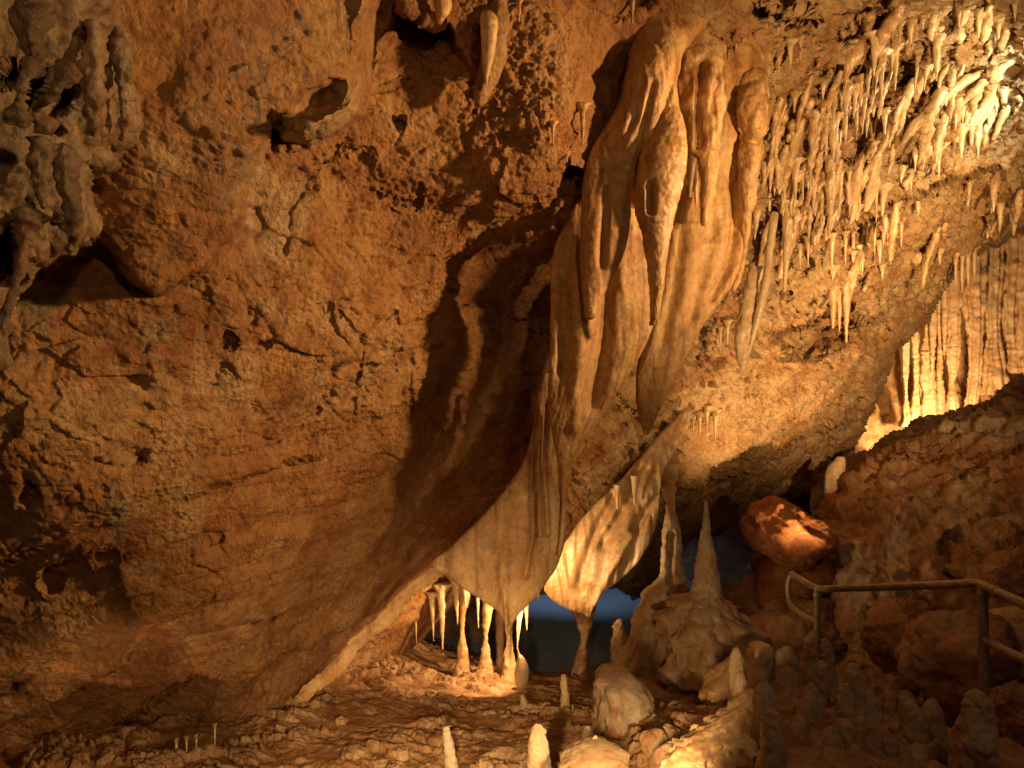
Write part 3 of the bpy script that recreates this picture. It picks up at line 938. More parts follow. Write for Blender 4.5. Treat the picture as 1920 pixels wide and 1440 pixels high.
loft('lobe', near([(170, 1172, 1206, 3.72, .05), (220, 1145, 1196, 3.68, .045), (270, 1114, 1184, 3.66, .048), (310, 1099, 1180, 3.65, .05), (350, 1092, 1182, 3.65, .05), (420, 1089, 1182, 3.66, .05), (470, 1088, 1172, 3.67, .048), (510, 1088, 1155, 3.68, .045), (545, 1090, 1138, 3.69, .04), (572, 1094, 1122, 3.69, .035), (588, 1096, 1118, 3.69, .028), (595, 1098, 1116, 3.69, .024), (599, 1102, 1112, 3.69, .01)]), M_FLOW, 2., power=.8, lump=.10, lsize=.15, parent=dr, pale=.15, fold=.015, fsize=.12,
     grooves=[([(1135, 360), (1130, 430), (1128, 500)], 7, .02)])
loft('lobe', near([(185, 1242, 1266, 3.64, .04), (220, 1228, 1278, 3.60, .06), (260, 1212, 1286, 3.58, .055), (300, 1198, 1288, 3.57, .058), (350, 1191, 1280, 3.58, .058), (400, 1192, 1267, 3.60, .055), (440, 1203, 1258, 3.62, .05), (490, 1212, 1250, 3.63, .06),
               (540, 1217, 1244, 3.65, .045), (580, 1219, 1237, 3.68, .03), (610, 1218, 1228, 3.72, .02)]), M_FLOW, 3., lump=.12, lsize=.14, parent=dr, wet=.6, lit_edge=.9, pale=.12, grain=.006,
     grooves=[([(1216, 352), (1217, 400)], 6, .05), ([(1200, 420), (1212, 470)], 6, .02)])
# the long curtain behind the lobes
loft('curtain', near([(380, 1080, 1200, 3.92, .05), (420, 1062, 1230, 3.90, .05), (460, 1040, 1248, 3.90, .05), (520, 1031, 1245, 3.90, .05), (580, 1031, 1236, 3.91, .05), (640, 1031, 1219, 3.93, .05), (690, 1029, 1190, 3.95, .05), (740, 1026, 1160, 3.98, .05),
                  (790, 1030, 1126, 4.02, .05), (840, 1040, 1088, 4.06, .045), (880, 1047, 1070, 4.10, .04), (940, 1052, 1063, 4.14, .035), (1000, 1048, 1060, 4.18, .03), (1040, 1044, 1052, 4.2, .02)]), M_FLOW, 4., lump=.15, lsize=.2, fold=.03, fsize=.28,
     parent=dr, pale=.2, power=.75, wet=.2, slope=.30,
     grooves=[([(1130, 420), (1135, 520), (1130, 640), (1110, 760)], 16, .05), ([(1080, 520), (1085, 660), (1075, 800)], 14, -.03), ([(1050, 450), (1055, 560), (1050, 700)], 8, .02)])

loft('back_sheet', near([(40, 1230, 1400, 4.35, .08), (90, 1215, 1420, 4.28, .10), (150, 1205, 1432, 4.24, .10), (220, 1200, 1432, 4.22, .10), (280, 1200, 1424, 4.23, .09), (330, 1204, 1414, 4.26, .08), (380, 1210, 1404, 4.3, .07), (430, 1215, 1396, 4.34, .05)]), M_FLOW, 14., lump=.2, lsize=.2,
     fold=.05, fsize=.25, parent=dr, pale=.15, wet=.3, power=.75)
o = loft('drapery', near([(700, 1018, 1032, 4.30, .02), (760, 1004, 1040, 4.28, .03), (810, 998, 1050, 4.25, .035), (870, 978, 1058, 4.22, .04), (930, 934, 1062, 4.2, .045), (980, 888, 1063, 4.19, .045), (1020, 845, 1060, 4.18, .045), (1050, 812, 1053, 4.18, .045),
                      (1075, 838, 1042, 4.18, .045), (1100, 872, 1022, 4.18, .04), (1122, 905, 1003, 4.18, .035), (1143, 932, 982, 4.18, .03), (1160, 944, 968, 4.18, .022), (1178, 949, 958, 4.18, .014), (1190, 951, 956, 4.18, .008)]), M_FLOW, 6., lump=.10, lsize=.2, fold=.022, fsize=.2, slope=.22, power=.7, pale=.3, wet=.2, teeth=.0,
         grooves=[([(1002, 760), (996, 860), (1000, 1000), (985, 1080)], 5, .035), ([(1024, 760), (1018, 860), (1028, 1000)], 6, .03), ([(950, 1020), (946, 1100), (950, 1170)], 5, .035), ([(1012, 780), (1008, 900), (1012, 1000)], 6, -.03), ([(900, 1000), (930, 1080)], 12, .01)])
tag(o, 'broad lower curtain tapering to one point above the row of small columns', 'drapery', 'flowstone curtains')

pts, rad = [], []
for (px, py, d, r) in [(880, 1015, 4.05, 8), (850, 1045, 4.05, 11), (810, 1080, 4.05, 13), (768, 1108, 4.04, 12), (722, 1160, 4.02, 15), (668, 1206, 3.98, 12), (628, 1256, 3.95, 16), (585, 1290, 3.90, 12), (552, 1325, 3.86, 14), (530, 1342, 3.84, 12)]:
    pts.append(W(px, py, d))
    rad.append(r / F * d)
o = tube('drapery', pts, rad, M_FLOW, 5., seg=40, per=26, lump=.12, lsize=.12, grain=.012, pale=.1, flat=.3)
tag(o, 'narrow brown curtain band running down along the rock edge to the floor', 'drapery', 'flowstone curtains')
me = o.data
co_ = np.empty(len(me.vertices) * 3, np.float32)
me.vertices.foreach_get('co', co_)
co_ = co_.reshape(-1, 3)
wco = co_ + np.array(o.location)
s_ = wco @ np.array([.62, 0., -.78])
co_ += (np.stack([np.sin(s_ * 260), np.sin(s_ * 260), 0 * s_], -1) * .0016).astype(np.float32)
me.vertices.foreach_set('co', co_.ravel())

o = loft('drapery', near([(270, 1330, 1402, 4.28, .08), (320, 1296, 1404, 4.24, .08), (380, 1272, 1402, 4.22, .08), (430, 1258, 1398, 4.2, .075), (480, 1248, 1392, 4.2, .07), (530, 1240, 1376, 4.2, .065), (580, 1228, 1340, 4.2, .06), (620, 1216, 1314, 4.2, .055),
                      (660, 1202, 1292, 4.2, .05), (700, 1192, 1270, 4.2, .045), (740, 1192, 1250, 4.2, .04), (775, 1196, 1234, 4.2, .035), (800, 1202, 1224, 4.2, .025), (815, 1207, 1217, 4.2, .012)]), M_FLOW, 7., lump=.15, lsize=.2, fold=.025, fsize=.3, power=.75, pale=.2, wet=.3,
         grooves=[([(1330, 420), (1310, 520), (1290, 600)], 14, .03), ([(1370, 340), (1375, 420), (1362, 500), (1330, 560)], 10, .05), ([(1275, 440), (1262, 540), (1240, 640)], 10, .02)])
tag(o, 'smooth leaf-shaped curtain ending in a single point right of the largest curtain', 'drapery', 'flowstone curtains')

o = loft('drapery', near([(60, 1245, 1375, 4.28, .10), (95, 1262, 1358, 4.12, .10), (130, 1268, 1350, 4.02, .10), (180, 1272, 1356, 3.96, .11), (230, 1284, 1354, 3.95, .10), (265, 1288, 1352, 3.95, .09), (285, 1292, 1350, 3.96, .08), (297, 1306, 1348, 3.97, .06), (330, 1311, 1347, 3.98, .05),
                      (380, 1313, 1336, 3.98, .035), (405, 1312, 1329, 3.98, .026), (418, 1313, 1327, 3.98, .02), (423, 1316, 1324, 3.98, .012)]), M_FLOW, 8., lump=.25, lsize=.12, fold=.03, fsize=.1, wet=.4, lit_edge=.5,
         grooves=[([(1310, 130), (1300, 200), (1305, 280)], 7, .05), ([(1335, 150), (1328, 220)], 7, .03)])
tag(o, 'flowstone curtain with one blunt stalactite finger hanging from its lower edge', 'drapery', 'flowstone curtains')

o = loft('drapery', near([(90, 1360, 1450, 4.42, .09), (130, 1374, 1444, 4.25, .09), (165, 1382, 1438, 4.13, .08), (200, 1381, 1441, 4.08, .09), (235, 1383, 1440, 4.07, .09), (258, 1390, 1432, 4.08, .08), (275, 1388, 1425, 4.09, .07), (300, 1386, 1424, 4.1, .065), (350, 1385, 1420, 4.12, .055),
                      (400, 1385, 1412, 4.14, .045), (440, 1388, 1407, 4.16, .035), (480, 1386, 1400, 4.18, .025), (520, 1378, 1391, 4.2, .018), (545, 1370, 1380, 4.2, .01)]), M_FLOW, 9., lump=.25, lsize=.09, wet=.5, lit_edge=1.0, grain=.006,
         grooves=[([(1382, 252), (1405, 268), (1428, 272)], 8, .05)])
tag(o, 'tall knobbly flowstone pillar with a wet right edge coloured to look lit, beside the stalactite ceiling', 'drapery', 'flowstone curtains')

o = loft('drapery', [(770, 1278, 1296, 5.5, .03), (810, 1240, 1284, 5.45, .04), (850, 1205, 1262, 5.4, .045), (890, 1172, 1240, 5.36, .045), (930, 1130, 1236, 5.32, .045), (970, 1092, 1234, 5.3, .04), (1010, 1064, 1222, 5.28, .04), (1050, 1040, 1198, 5.27, .035),
                      (1080, 1028, 1172, 5.26, .03), (1105, 1020, 1136, 5.26, .028), (1125, 1036, 1118, 5.26, .022), (1140, 1062, 1112, 5.26, .016), (1150, 1092, 1108, 5.26, .010), (1156, 1100, 1106, 5.26, .005)],
         M_DRIP, 10., lump=.10, lsize=.15, fold=.04, fsize=.13, power=.7, pale=.2, wet=.3, lit_edge=.8,
         grooves=[([(1210, 880), (1165, 960), (1130, 1020)], 9, .07), ([(1150, 930), (1110, 1010), (1085, 1100)], 9, .05), ([(1185, 1000), (1140, 1070), (1115, 1130)], 8, -.03), ([(1230, 930), (1190, 990)], 7, .05)])
tag(o, 'thin brightly lit back curtain with a jagged lower edge above the blue pool', 'drapery', 'flowstone curtains')

for k, (px, y0, y1, w, lab) in enumerate([(1158, 922, 956, 11, 'stubby stalactite on the left of two beside the brightly lit back curtain'), (1190, 905, 948, 12, 'stubby stalactite on the right of two beside the brightly lit back curtain')]):
    o = loft('stalactite', [(y0 - 14, px - w * .7, px + w * .7, 5.24, None), (y0, px - w * .5, px + w * .5, 5.24, None), ((y0 + y1) / 2, px - w * .36, px + w * .3, 5.24, None), (y1 - 4, px - 2, px + 3, 5.24, None), (y1, px, px + 1, 5.24, None)], M_DRIP, 11 + k, pale=.4)
    tag(o, lab, 'stalactite', 'stalactites by the back curtain')


# ================================================================== stalactites
def stal(px, y0, y1, w, seed, d=None, lean=0., mat=None, name='stalactite', tip=.18, pale=.35, wet=.5, bulge=0., sink=.03):
    d = d if d is not None else wall_d(px, y0) - sink
    H = y1 - y0
    S = [(y0 - max(12, H * .22), px - w * 1.3, px + w * 1.3, d + .04, None), (y0 - max(5, H * .1), px - w * .72, px + w * .72, d + .015, None)]
    for t in (0, .2, .45, .7, .9, .98):
        ww = w * .5 * ((1 - t) * (1 - tip) + tip) * (1 + bulge * math.exp(-((t - .45) / .2) ** 2))
        cx = px + lean * t
        S.append((y0 + H * t, cx - ww, cx + ww, d, None))
    S.append((y1, px + lean - .6, px + lean + .6, d, None))
    return loft(name, S, mat or M_DRIP, seed, lump=.35, lsize=.05, pale=pale, wet=wet, grain=.002, rings=.002, seg=int(np.clip(w * 2, 10, 40)))


ORD = ['leftmost', 'second from the left', 'third from the left', 'fourth from the left', 'fifth from the left', 'sixth from the left', 'seventh from the left', 'eighth from the left', 'ninth from the left', 'tenth from the left', 'eleventh from the left', 'twelfth from the left']


def cluster(items, adj, where, group, seed, **kw):
    """items: (px, y_top, y_tip, width, lean). labels count along the cluster"""
    items = sorted(items, key=lambda a: a[0])
    for k, it in enumerate(items):
        px, y0, y1, w = it[:4]
        o = stal(px, y0, y1, w * random.uniform(.9, 1.35), seed + k, lean=it[4] if len(it) > 4 else 0, **kw)
        pos = ORD[k] if k < len(items) - 1 or len(items) == 1 else 'rightmost'
        tag(o, f'{adj}, {pos} {where}', 'stalactite', group)


G_C = 'stalactites on the sloping ceiling'
cluster([(1360, 68, 104, 9), (1380, 66, 102, 8), (1406, 98, 121, 7), (1433, 100, 119, 6)], 'short brown stalactite', 'at the dark hollows above the curtains', G_C, 100)
cluster([(1482, 88, 127, 10), (1500, 80, 114, 9), (1460, 110, 140, 9)], 'stubby orange stalactite', 'near the reddish ceiling block', G_C, 110)
cluster([(1674, 52, 77, 8), (1687, 55, 89, 7), (1707, 50, 86, 10), (1730, 40, 58, 6)], 'small amber stalactite', 'below the top ceiling edge', G_C, 120)
cluster([(1757, 66, 111, 8), (1781, 60, 108, 8), (1798, 26, 52, 7), (1834, 30, 63, 8), (1872, 46, 74, 9), (1903, 10, 40, 9)], 'glistening white stalactite', 'hanging highest at the top right', G_C, 130, pale=.9, wet=.9)
cluster([(1640, 78, 142, 14, -2), (1630, 128, 183, 12, -4), (1654, 112, 180, 14, -2), (1681, 96, 170, 9, -3), (1722, 110, 172, 10, -8), (1738, 122, 172, 10, -6)], 'pale tapering stalactite', 'in the upper right fringe', G_C, 140, pale=.6, wet=.7)
cluster([(1543, 160, 188, 8), (1565, 176, 235, 11, -3), (1578, 172, 205, 8), (1586, 176, 220, 14), (1593, 180, 221, 6), (1604, 172, 222, 13, -4), (1622, 186, 252, 11, -6)], 'rounded brown stalactite', 'under the reddish block', G_C, 150)
cluster([(1585, 214, 269, 9), (1562, 232, 301, 17, 0), (1606, 206, 264, 8), (1627, 214, 256, 9, -3), (1548, 250, 300, 9)], 'slim brown stalactite', 'in the second row below the reddish block', G_C, 160, bulge=.25)
cluster([(1446, 306, 360, 12, -2), (1432, 316, 361, 10), (1460, 296, 354, 11, -3), (1457, 240, 314, 13, -4), (1470, 330, 372, 10)], 'narrow orange stalactite', 'right of the knobbly pillar', G_C, 170)
cluster([(1519, 300, 357, 10), (1490, 360, 407, 10, -2), (1525, 350, 402, 10), (1541, 366, 438, 11, -2), (1518, 396, 456, 10, -2), (1420, 396, 449, 13, -5), (1505, 330, 380, 9), (1552, 330, 380, 9)], 'thin dark orange stalactite', 'amid the stalactite slope', G_C, 180)
cluster([(1560, 296, 447, 26, -6), (1576, 330, 408, 12, -3), (1595, 346, 404, 10, -2), (1612, 352, 399, 8), (1643, 356, 417, 8), (1657, 360, 405, 12, -3)], 'long brown stalactite', 'along the lip of the dark ledge', G_C, 190, pale=.4)
cluster([(1708, 330, 358, 8), (1716, 286, 322, 8), (1731, 284, 317, 8), (1760, 282, 336, 9), (1792, 214, 244, 7), (1805, 205, 230, 8), (1854, 206, 239, 9), (1868, 190, 216, 8), (1885, 180, 208, 8)], 'white-tipped stalactite', 'in the fringe below the pale ribs', G_C, 200, pale=.8, wet=.8)
cluster([(1478, 410, 546, 20, -7)], 'large pale tapering stalactite', 'over the hollow in the pitted slab', G_C, 210, pale=.6)
cluster([(1351, 625, 666, 5), (1364, 612, 647, 7)], 'thin white straw stalactite', 'left of the forked pale stalactite', G_C, 215, pale=1.)
cluster([(1312, 783, 823, 7), (1325, 772, 815, 8), (1341, 779, 826, 9), (1300, 790, 812, 6)], 'tiny stubby stalactite', 'below the forked stalactite', G_C, 220)
cluster([(1562, 545, 616, 14), (1574, 545, 622, 13), (1587, 535, 642, 15)], 'dark brown stalactite', 'hanging across the slab hollow', G_C, 225, pale=0., wet=.2)
cluster([(1792, 486, 540, 9), (1804, 482, 548, 9), (1815, 478, 545, 10), (1827, 474, 530, 9)], 'thin stalactite', 'on the slab edge before the far flowstone', G_C, 230)
cluster([(1500, 470, 505, 7), (1515, 455, 500, 7), (1560, 450, 505, 8), (1585, 446, 500, 7), (1600, 440, 500, 7), (1621, 432, 486, 8), (1640, 428, 480, 8), (1665, 430, 470, 7), (1690, 420, 462, 7)], 'little straw-like stalactite', 'on the orange slab', G_C, 240)

# pale forked stalactite
fk = empty('stalactite', W(1400, 540, 4.9), 'big pale forked stalactite with two arms joining in one tip', 'stalactite', G_C)
loft('arm', [(500, 1404, 1432, 5.02, None), (540, 1394, 1420, 4.95, None), (590, 1384, 1416, 4.92, None), (640, 1379, 1412, 4.9, None), (675, 1382, 1404, 4.9, None), (690, 1386, 1397, 4.9, None), (695, 1389, 1393, 4.9, None)], M_DRIP, 31., parent=fk, pale=.9, lump=.35, lsize=.06, grain=.006)
tube('arm', [W(1452, 400, 4.95), W(1444, 460, 4.92), (W(1437, 520, 4.88)), W(1426, 575, 4.86), W(1412, 630, 4.86), W(1399, 672, 4.88)], [.026, .026, .026, .026, .022, .014], M_DRIP, 32., parent=fk, pale=.7, wet=.5)

# ribs of dripstone running down the ceiling
for k, (p, r, pl, lab) in enumerate(RIBS):
    pp, rr = [], []
    n = len(p)
    for i, (px, py) in enumerate(p):
        d = wall_d(px, py)
        rm = r / F * d * (1.0 if i < n - 1 else .5) * (.7 if i == 0 else 1)
        pp.append(W(px, py, d - rm * .15 - .03 * i / n))
        rr.append(rm)
    o = tube('dripstone_rib', pp, rr, M_DRIP, 60 + k, seg=16, per=10, lump=.4, lsize=.06, grain=.006, pale=pl, wet=.5 + .4 * pl)
    tag(o, lab, 'dripstone rib', 'dripstone ribs on the ceiling')

# the many small ones between
random.seed(5)
ZONES = [([(1440, 200), (1560, 90), (1640, 60), (1640, 250), (1540, 330), (1440, 330)], 22, 'small brown stalactite on the left of the crowded sloping ceiling', .15),
         ([(1640, 40), (1920, 0), (1920, 200), (1800, 260), (1640, 250)], 22, 'small glistening stalactite high in the bright top right corner', .8),
         ([(1440, 330), (1640, 250), (1800, 250), (1700, 350), (1600, 410), (1430, 460)], 24, 'small amber stalactite low on the crowded ceiling above the dark ledge', .35),
         ([(1700, 360), (1920, 330), (1920, 420), (1800, 470), (1560, 560), (1500, 520)], 20, 'tiny stalactite on the orange slab below the dark ledge', .3)]
for zi, (poly, n, lab, pl) in enumerate(ZONES):
    xs = [a for a, _ in poly]
    ys = [b for _, b in poly]
    c = 0
    while c < n:
        px, py = random.uniform(min(xs), max(xs)), random.uniform(min(ys), max(ys))
        if not inside(np.array([px]), np.array([py]), poly)[0]:
            continue
        c += 1
        H = 9 + 62 * random.random() ** 2.4 * (.7 if zi == 3 else 1)
        o = stal(px, py, py + H, random.uniform(5, 9) + H * random.uniform(.08, .25), 300 + zi * 50 + c, lean=random.uniform(-2, .5), tip=random.uniform(.08, .3), bulge=random.choice([0, 0, .3]), pale=pl + random.uniform(-.1, .25), wet=.3 + .5 * pl)
        tag(o, lab, 'stalactite', ['small brown ceiling stalactites', 'small bright ceiling stalactites', 'small amber ceiling stalactites', 'tiny slab stalactites'][zi])

RZ = ['narrow drip rib fused to the brown left part of the crowded ceiling', 'wet pale drip rib fused to the bright top right ceiling', 'amber drip rib fused to the ceiling above the dark ledge', 'faint drip rib fused to the orange slab below the dark ledge']
for zi, n in ((0, 20), (1, 22), (2, 22), (3, 8)):
    poly, pl = ZONES[zi][0], ZONES[zi][3]
    xs = [a for a, _ in poly]
    ys = [b for _, b in poly]
    c = 0
    while c < n:
        px, py = random.uniform(min(xs), max(xs)), random.uniform(min(ys), max(ys))
        if not inside(np.array([px]), np.array([py]), poly)[0]:
            continue
        c += 1
        L = 26 + 95 * random.random() ** 1.6
        sl = random.uniform(-.62, -.12)
        r0 = random.uniform(4.5, 8.5)
        pp, rr = [], []
        for i, t in enumerate((0, .3, .6, .85, 1.0)):
            x, y = px + sl * L * t * (1 - .35 * t) + random.uniform(-2, 2), py + L * t
            d = wall_d(x, y)
            if i:
                d = min(d, dprev + .05)
            dprev = d
            rm = r0 / F * d * (.7, 1.1, .95, .7, .32)[i]
            pp.append(W(x, y, d - .02 - .03 * t))
            rr.append(rm)
        o = tube('dripstone_rib', pp, rr, M_DRIP, 400 + zi * 40 + c, seg=14, per=8, lump=.45, lsize=.05, grain=.005, pale=pl + random.uniform(-.15, .2), wet=.3 + .5 * pl)
        tag(o, RZ[zi], 'dripstone rib', ['brown ceiling ribs', 'bright ceiling ribs', 'amber ceiling ribs', 'slab ribs'][zi])

# top centre
o = loft('stalactite', [(-30, 806, 852, 2.78, .05), (5, 812, 848, 2.76, .04), (25, 815, 843, 2.75, None), (37, 818, 834, 2.75, None), (44, 820, 829, 2.75, None), (47, 823, 826, 2.75, None)], M_FLOW, 41., lump=.25, wet=.5)
tag(o, 'short smooth stalactite in front of the black hole at the top edge', 'stalactite')
o = loft('stalactite', [(22, 905, 922, 2.78, None), (32, 899, 932, 2.76, None), (50, 899, 935, 2.75, None), (80, 901, 932, 2.75, None), (110, 903, 925, 2.75, None), (140, 906, 917, 2.76, None), (158, 910, 914, 2.77, None), (165, 911, 913, 2.77, None)], M_FLOW, 42., lump=.2, wet=.4, pale=.3)
tag(o, 'club-shaped pale stalactite with a rounded head near the top centre', 'stalactite')
o = loft('stalactite', [(-30, 915, 958, 2.98, .05), (40, 915, 952, 2.95, .05), (100, 905, 948, 2.93, .05), (140, 895, 940, 2.93, .05), (170, 890, 926, 2.93, .04), (190, 890, 912, 2.93, .03), (200, 894, 904, 2.93, .01)], M_WALL, 43., lump=.3, pale=.2, grey=.3)
tag(o, 'flat brown flowstone tongue behind the club-shaped pale stalactite', 'stalactite')
for k, (px, y0, y1, w, lab) in enumerate([(1037, 240, 274, 7, 'tiny drip stalactite on the rock spur left of the largest curtain'), (1092, 210, 278, 12, 'small knobbed stalactite touching the left side of the largest curtain'),
                                          (1063, 296, 306, 6, 'stub of stalactite beside the dark slit left of the largest curtain'), (1185, 0, 45, 12, 'slim stalactite by the dark slot above the largest curtain'), (973, 8, 42, 9, 'small stalactite in a cleft right of the club-shaped one')]):
    o = stal(px, y0, y1, w, 50 + k, mat=M_FLOW, pale=.2)
    tag(o, lab, 'stalactite')
for k, (px, y0, y1, w, d, lab) in enumerate([(1299, 282, 371, 20, 3.74, 'cream stalactite between the forked curtain and the blunt finger'), (1305, 318, 393, 9, 3.76, 'thin cream stalactite beside the wider cream one')]):
    o = stal(px, y0, y1, w, 55 + k, d=d, lean=-6 if k == 0 else 1, pale=.9)
    tag(o, lab, 'stalactite')
# ribs of the near overhang at upper left
for k, (p, r, lab) in enumerate([([(62, 120, 1.30), (46, 150, 1.29), (34, 185, 1.3), (33, 225, 1.33)], 10, 'thick bent stone strut on the left of the two in the near overhang'),
                                 ([(132, 130, 1.38), (112, 160, 1.37), (85, 190, 1.37), (70, 205, 1.4), (88, 240, 1.42)], 11, 'thick bent stone strut on the right of the two in the near overhang'),
                                 ([(52, 400, 1.5), (44, 460, 1.5), (30, 530, 1.5), (8, 600, 1.5), (-20, 680, 1.52)], 13, 'long pale limb hanging below the near overhang at the left border')]):
    o = tube('stone_strut', [W(*a) for a in p], [r / F * a[2] * (2.2 if i in (0, len(p) - 1) else .85) for i, a in enumerate(p)], M_NEAR, 70 + k, seg=24, per=12, lump=.6, lsize=.05, grain=.006, pale=.2, grey=.35)
    tag(o, lab, 'stone strut')

for k, (p, r, lab) in enumerate([([(178, 60, 1.60), (172, 120, 1.58), (176, 190, 1.60), (170, 250, 1.66)], 17, 'thick lumpy drip on the right flank of the near overhang'), ([(225, 60, 1.72), (228, 130, 1.70), (236, 200, 1.73), (228, 262, 1.78)], 13, 'knobby drip along the right rim of the near overhang'),
                                 ([(120, 280, 1.52), (126, 350, 1.52), (140, 420, 1.56), (132, 470, 1.62)], 15, 'mottled drip above the dark hole of the near overhang'), ([(78, 265, 1.46), (74, 330, 1.45), (82, 390, 1.47)], 13, 'short grey drip between the two struts and the pale limb'),
                                 ([(60, 10, 1.38), (52, 60, 1.36), (66, 110, 1.34)], 20, 'rounded drip hanging over the struts at the top left')]):
    o = tube('drip', [W(a[0], a[1], a[2] - .02) for a in p], [r / F * a[2] * (1.5, 1.1, .9, .45)[i if i < len(p) - 1 else 3] for i, a in enumerate(p)], M_NEAR, 600 + k, seg=26, per=14, lump=.8, lsize=.05, grain=.008, pale=.15, grey=.25, wet=.5)
    tag(o, lab, 'stalactite', 'drips of the near overhang')

# under the slab, lit by the niche lamp
G_N = 'stalactites over the pool niche'
NI = [(779, 1160, 1208, 6, 5.15, 'tiny white straw stalactite, leftmost over the dark niche'), (811, 1138, 1202, 12, 5.1, 'white stalactite second from the left over the dark niche'), (828, 1128, 1218, 17, 5.08, 'long white carrot-shaped stalactite over the dark niche'),
      (856, 1112, 1171, 14, 5.05, 'bright stalactite just left of the first small column'), (871, 1100, 1138, 13, 5.0, 'short bright stalactite crowning the first small column'), (895, 1108, 1177, 9, 5.0, 'slender dark-tipped stalactite between two small columns'),
      (975, 1130, 1212, 18, 4.9, 'brown stalactite with a thin tip right of the pointed curtain'), (986, 1125, 1182, 14, 4.92, 'rightmost brown stalactite beside the blue pool'), (1008, 1108, 1130, 10, 5.3, 'tiny stalactite under the slab lip above the pool')]
for k, (px, y0, y1, w, d, lab) in enumerate(NI):
    o = stal(px, y0 - 12, y1, w, 80 + k, d=d, lean=-5 if k in (6,) else 2, pale=.6, wet=.4, tip=.12)
    tag(o, lab, 'stalactite', G_N)


# ================================================================== columns over the pool
def column(secs, seed, lab, group='small columns by the pool', mat=None, **kw):
    o = loft('column', secs, mat or M_DRIP, seed, lump=kw.pop('lump', .3), lsize=.07, grain=.004, rings=.004, **kw)
    return tag(o, lab, 'column', group)


column([(1090, 858, 890, 5.05, None), (1120, 862, 884, 5.05, None), (1150, 862, 874, 5.05, None), (1180, 862, 871, 5.05, None), (1192, 862, 872, 5.05, None), (1215, 857, 877, 5.05, None), (1235, 856, 878, 5.05, None), (1255, 852, 882, 5.05, None), (1275, 846, 888, 5.05, None)], 90,
       'first small hourglass column, leftmost in the dark niche', pale=.1)
column([(1095, 900, 934, 5.0, None), (1130, 904, 928, 5.0, None), (1170, 905, 919, 5.0, None), (1198, 906, 915, 5.0, None), (1220, 902, 919, 5.0, None), (1245, 898, 922, 5.0, None), (1262, 892, 926, 5.0, None), (1285, 884, 932, 5.0, None)], 91,
       'second small hourglass column, in the middle of the dark niche', pale=.1)
column([(1110, 928, 950, 5.5, None), (1180, 930, 946, 5.5, None), (1230, 930, 946, 5.5, None), (1290, 922, 952, 5.5, None)], 92, 'dark shaded column behind the pointed curtain', pale=0.)
column([(1150, 944, 964, 5.0, None), (1185, 948, 960, 5.0, None), (1215, 947, 962, 5.0, None), (1250, 942, 968, 5.0, None), (1285, 934, 974, 5.0, None)], 93, 'pale column directly under the tip of the pointed curtain', pale=.3)
column([(1110, 1070, 1122, 5.6, None), (1140, 1074, 1118, 5.6, None), (1170, 1082, 1110, 5.6, None), (1200, 1088, 1102, 5.6, None), (1225, 1080, 1100, 5.6, None), (1260, 1070, 1100, 5.6, None), (1300, 1062, 1102, 5.6, None), (1340, 1055, 1108, 5.6, None)], 94,
       'tall hourglass column standing in front of the blue pool', pale=.05)


# ================================================================== stalagmites
def stag(px, top, base, wt, wb, seed, lab, d=None, lean=0., mat=None, group=None, sink=30, lump=.22, pale=.1, grey=0., wet=.1, shoulder=.85, grain=.006, **kw):
    d = d if d is not None else floor_px(px, base)
    H = base - top
    S = [(top, px - .8, px + .8, d, None)]
    for t in (.03, .08, .16, .3, .5, .75, 1.0):
        ww = (wt * .85 + (wb - wt * .85) * t ** .9) * .5
        cap = min(1., math.sqrt(max(0, 1 - (1 - min(1, t * H / (wt * shoulder))) ** 2)))
        cx = px + lean * (t - 1)
        S.append((top + H * t, cx - ww * cap, cx + ww * cap, d, None))
    S.append((base + sink, px - wb * .62, px + wb * .62, d, None))
    o = loft('stalagmite', S, mat or M_STAG, seed, lump=lump, lsize=.09, grain=grain, rings=.005, rsize=.025, pale=pale, grey=grey, wet=wet, **kw)
    return tag(o, lab, 'stalagmite', group)


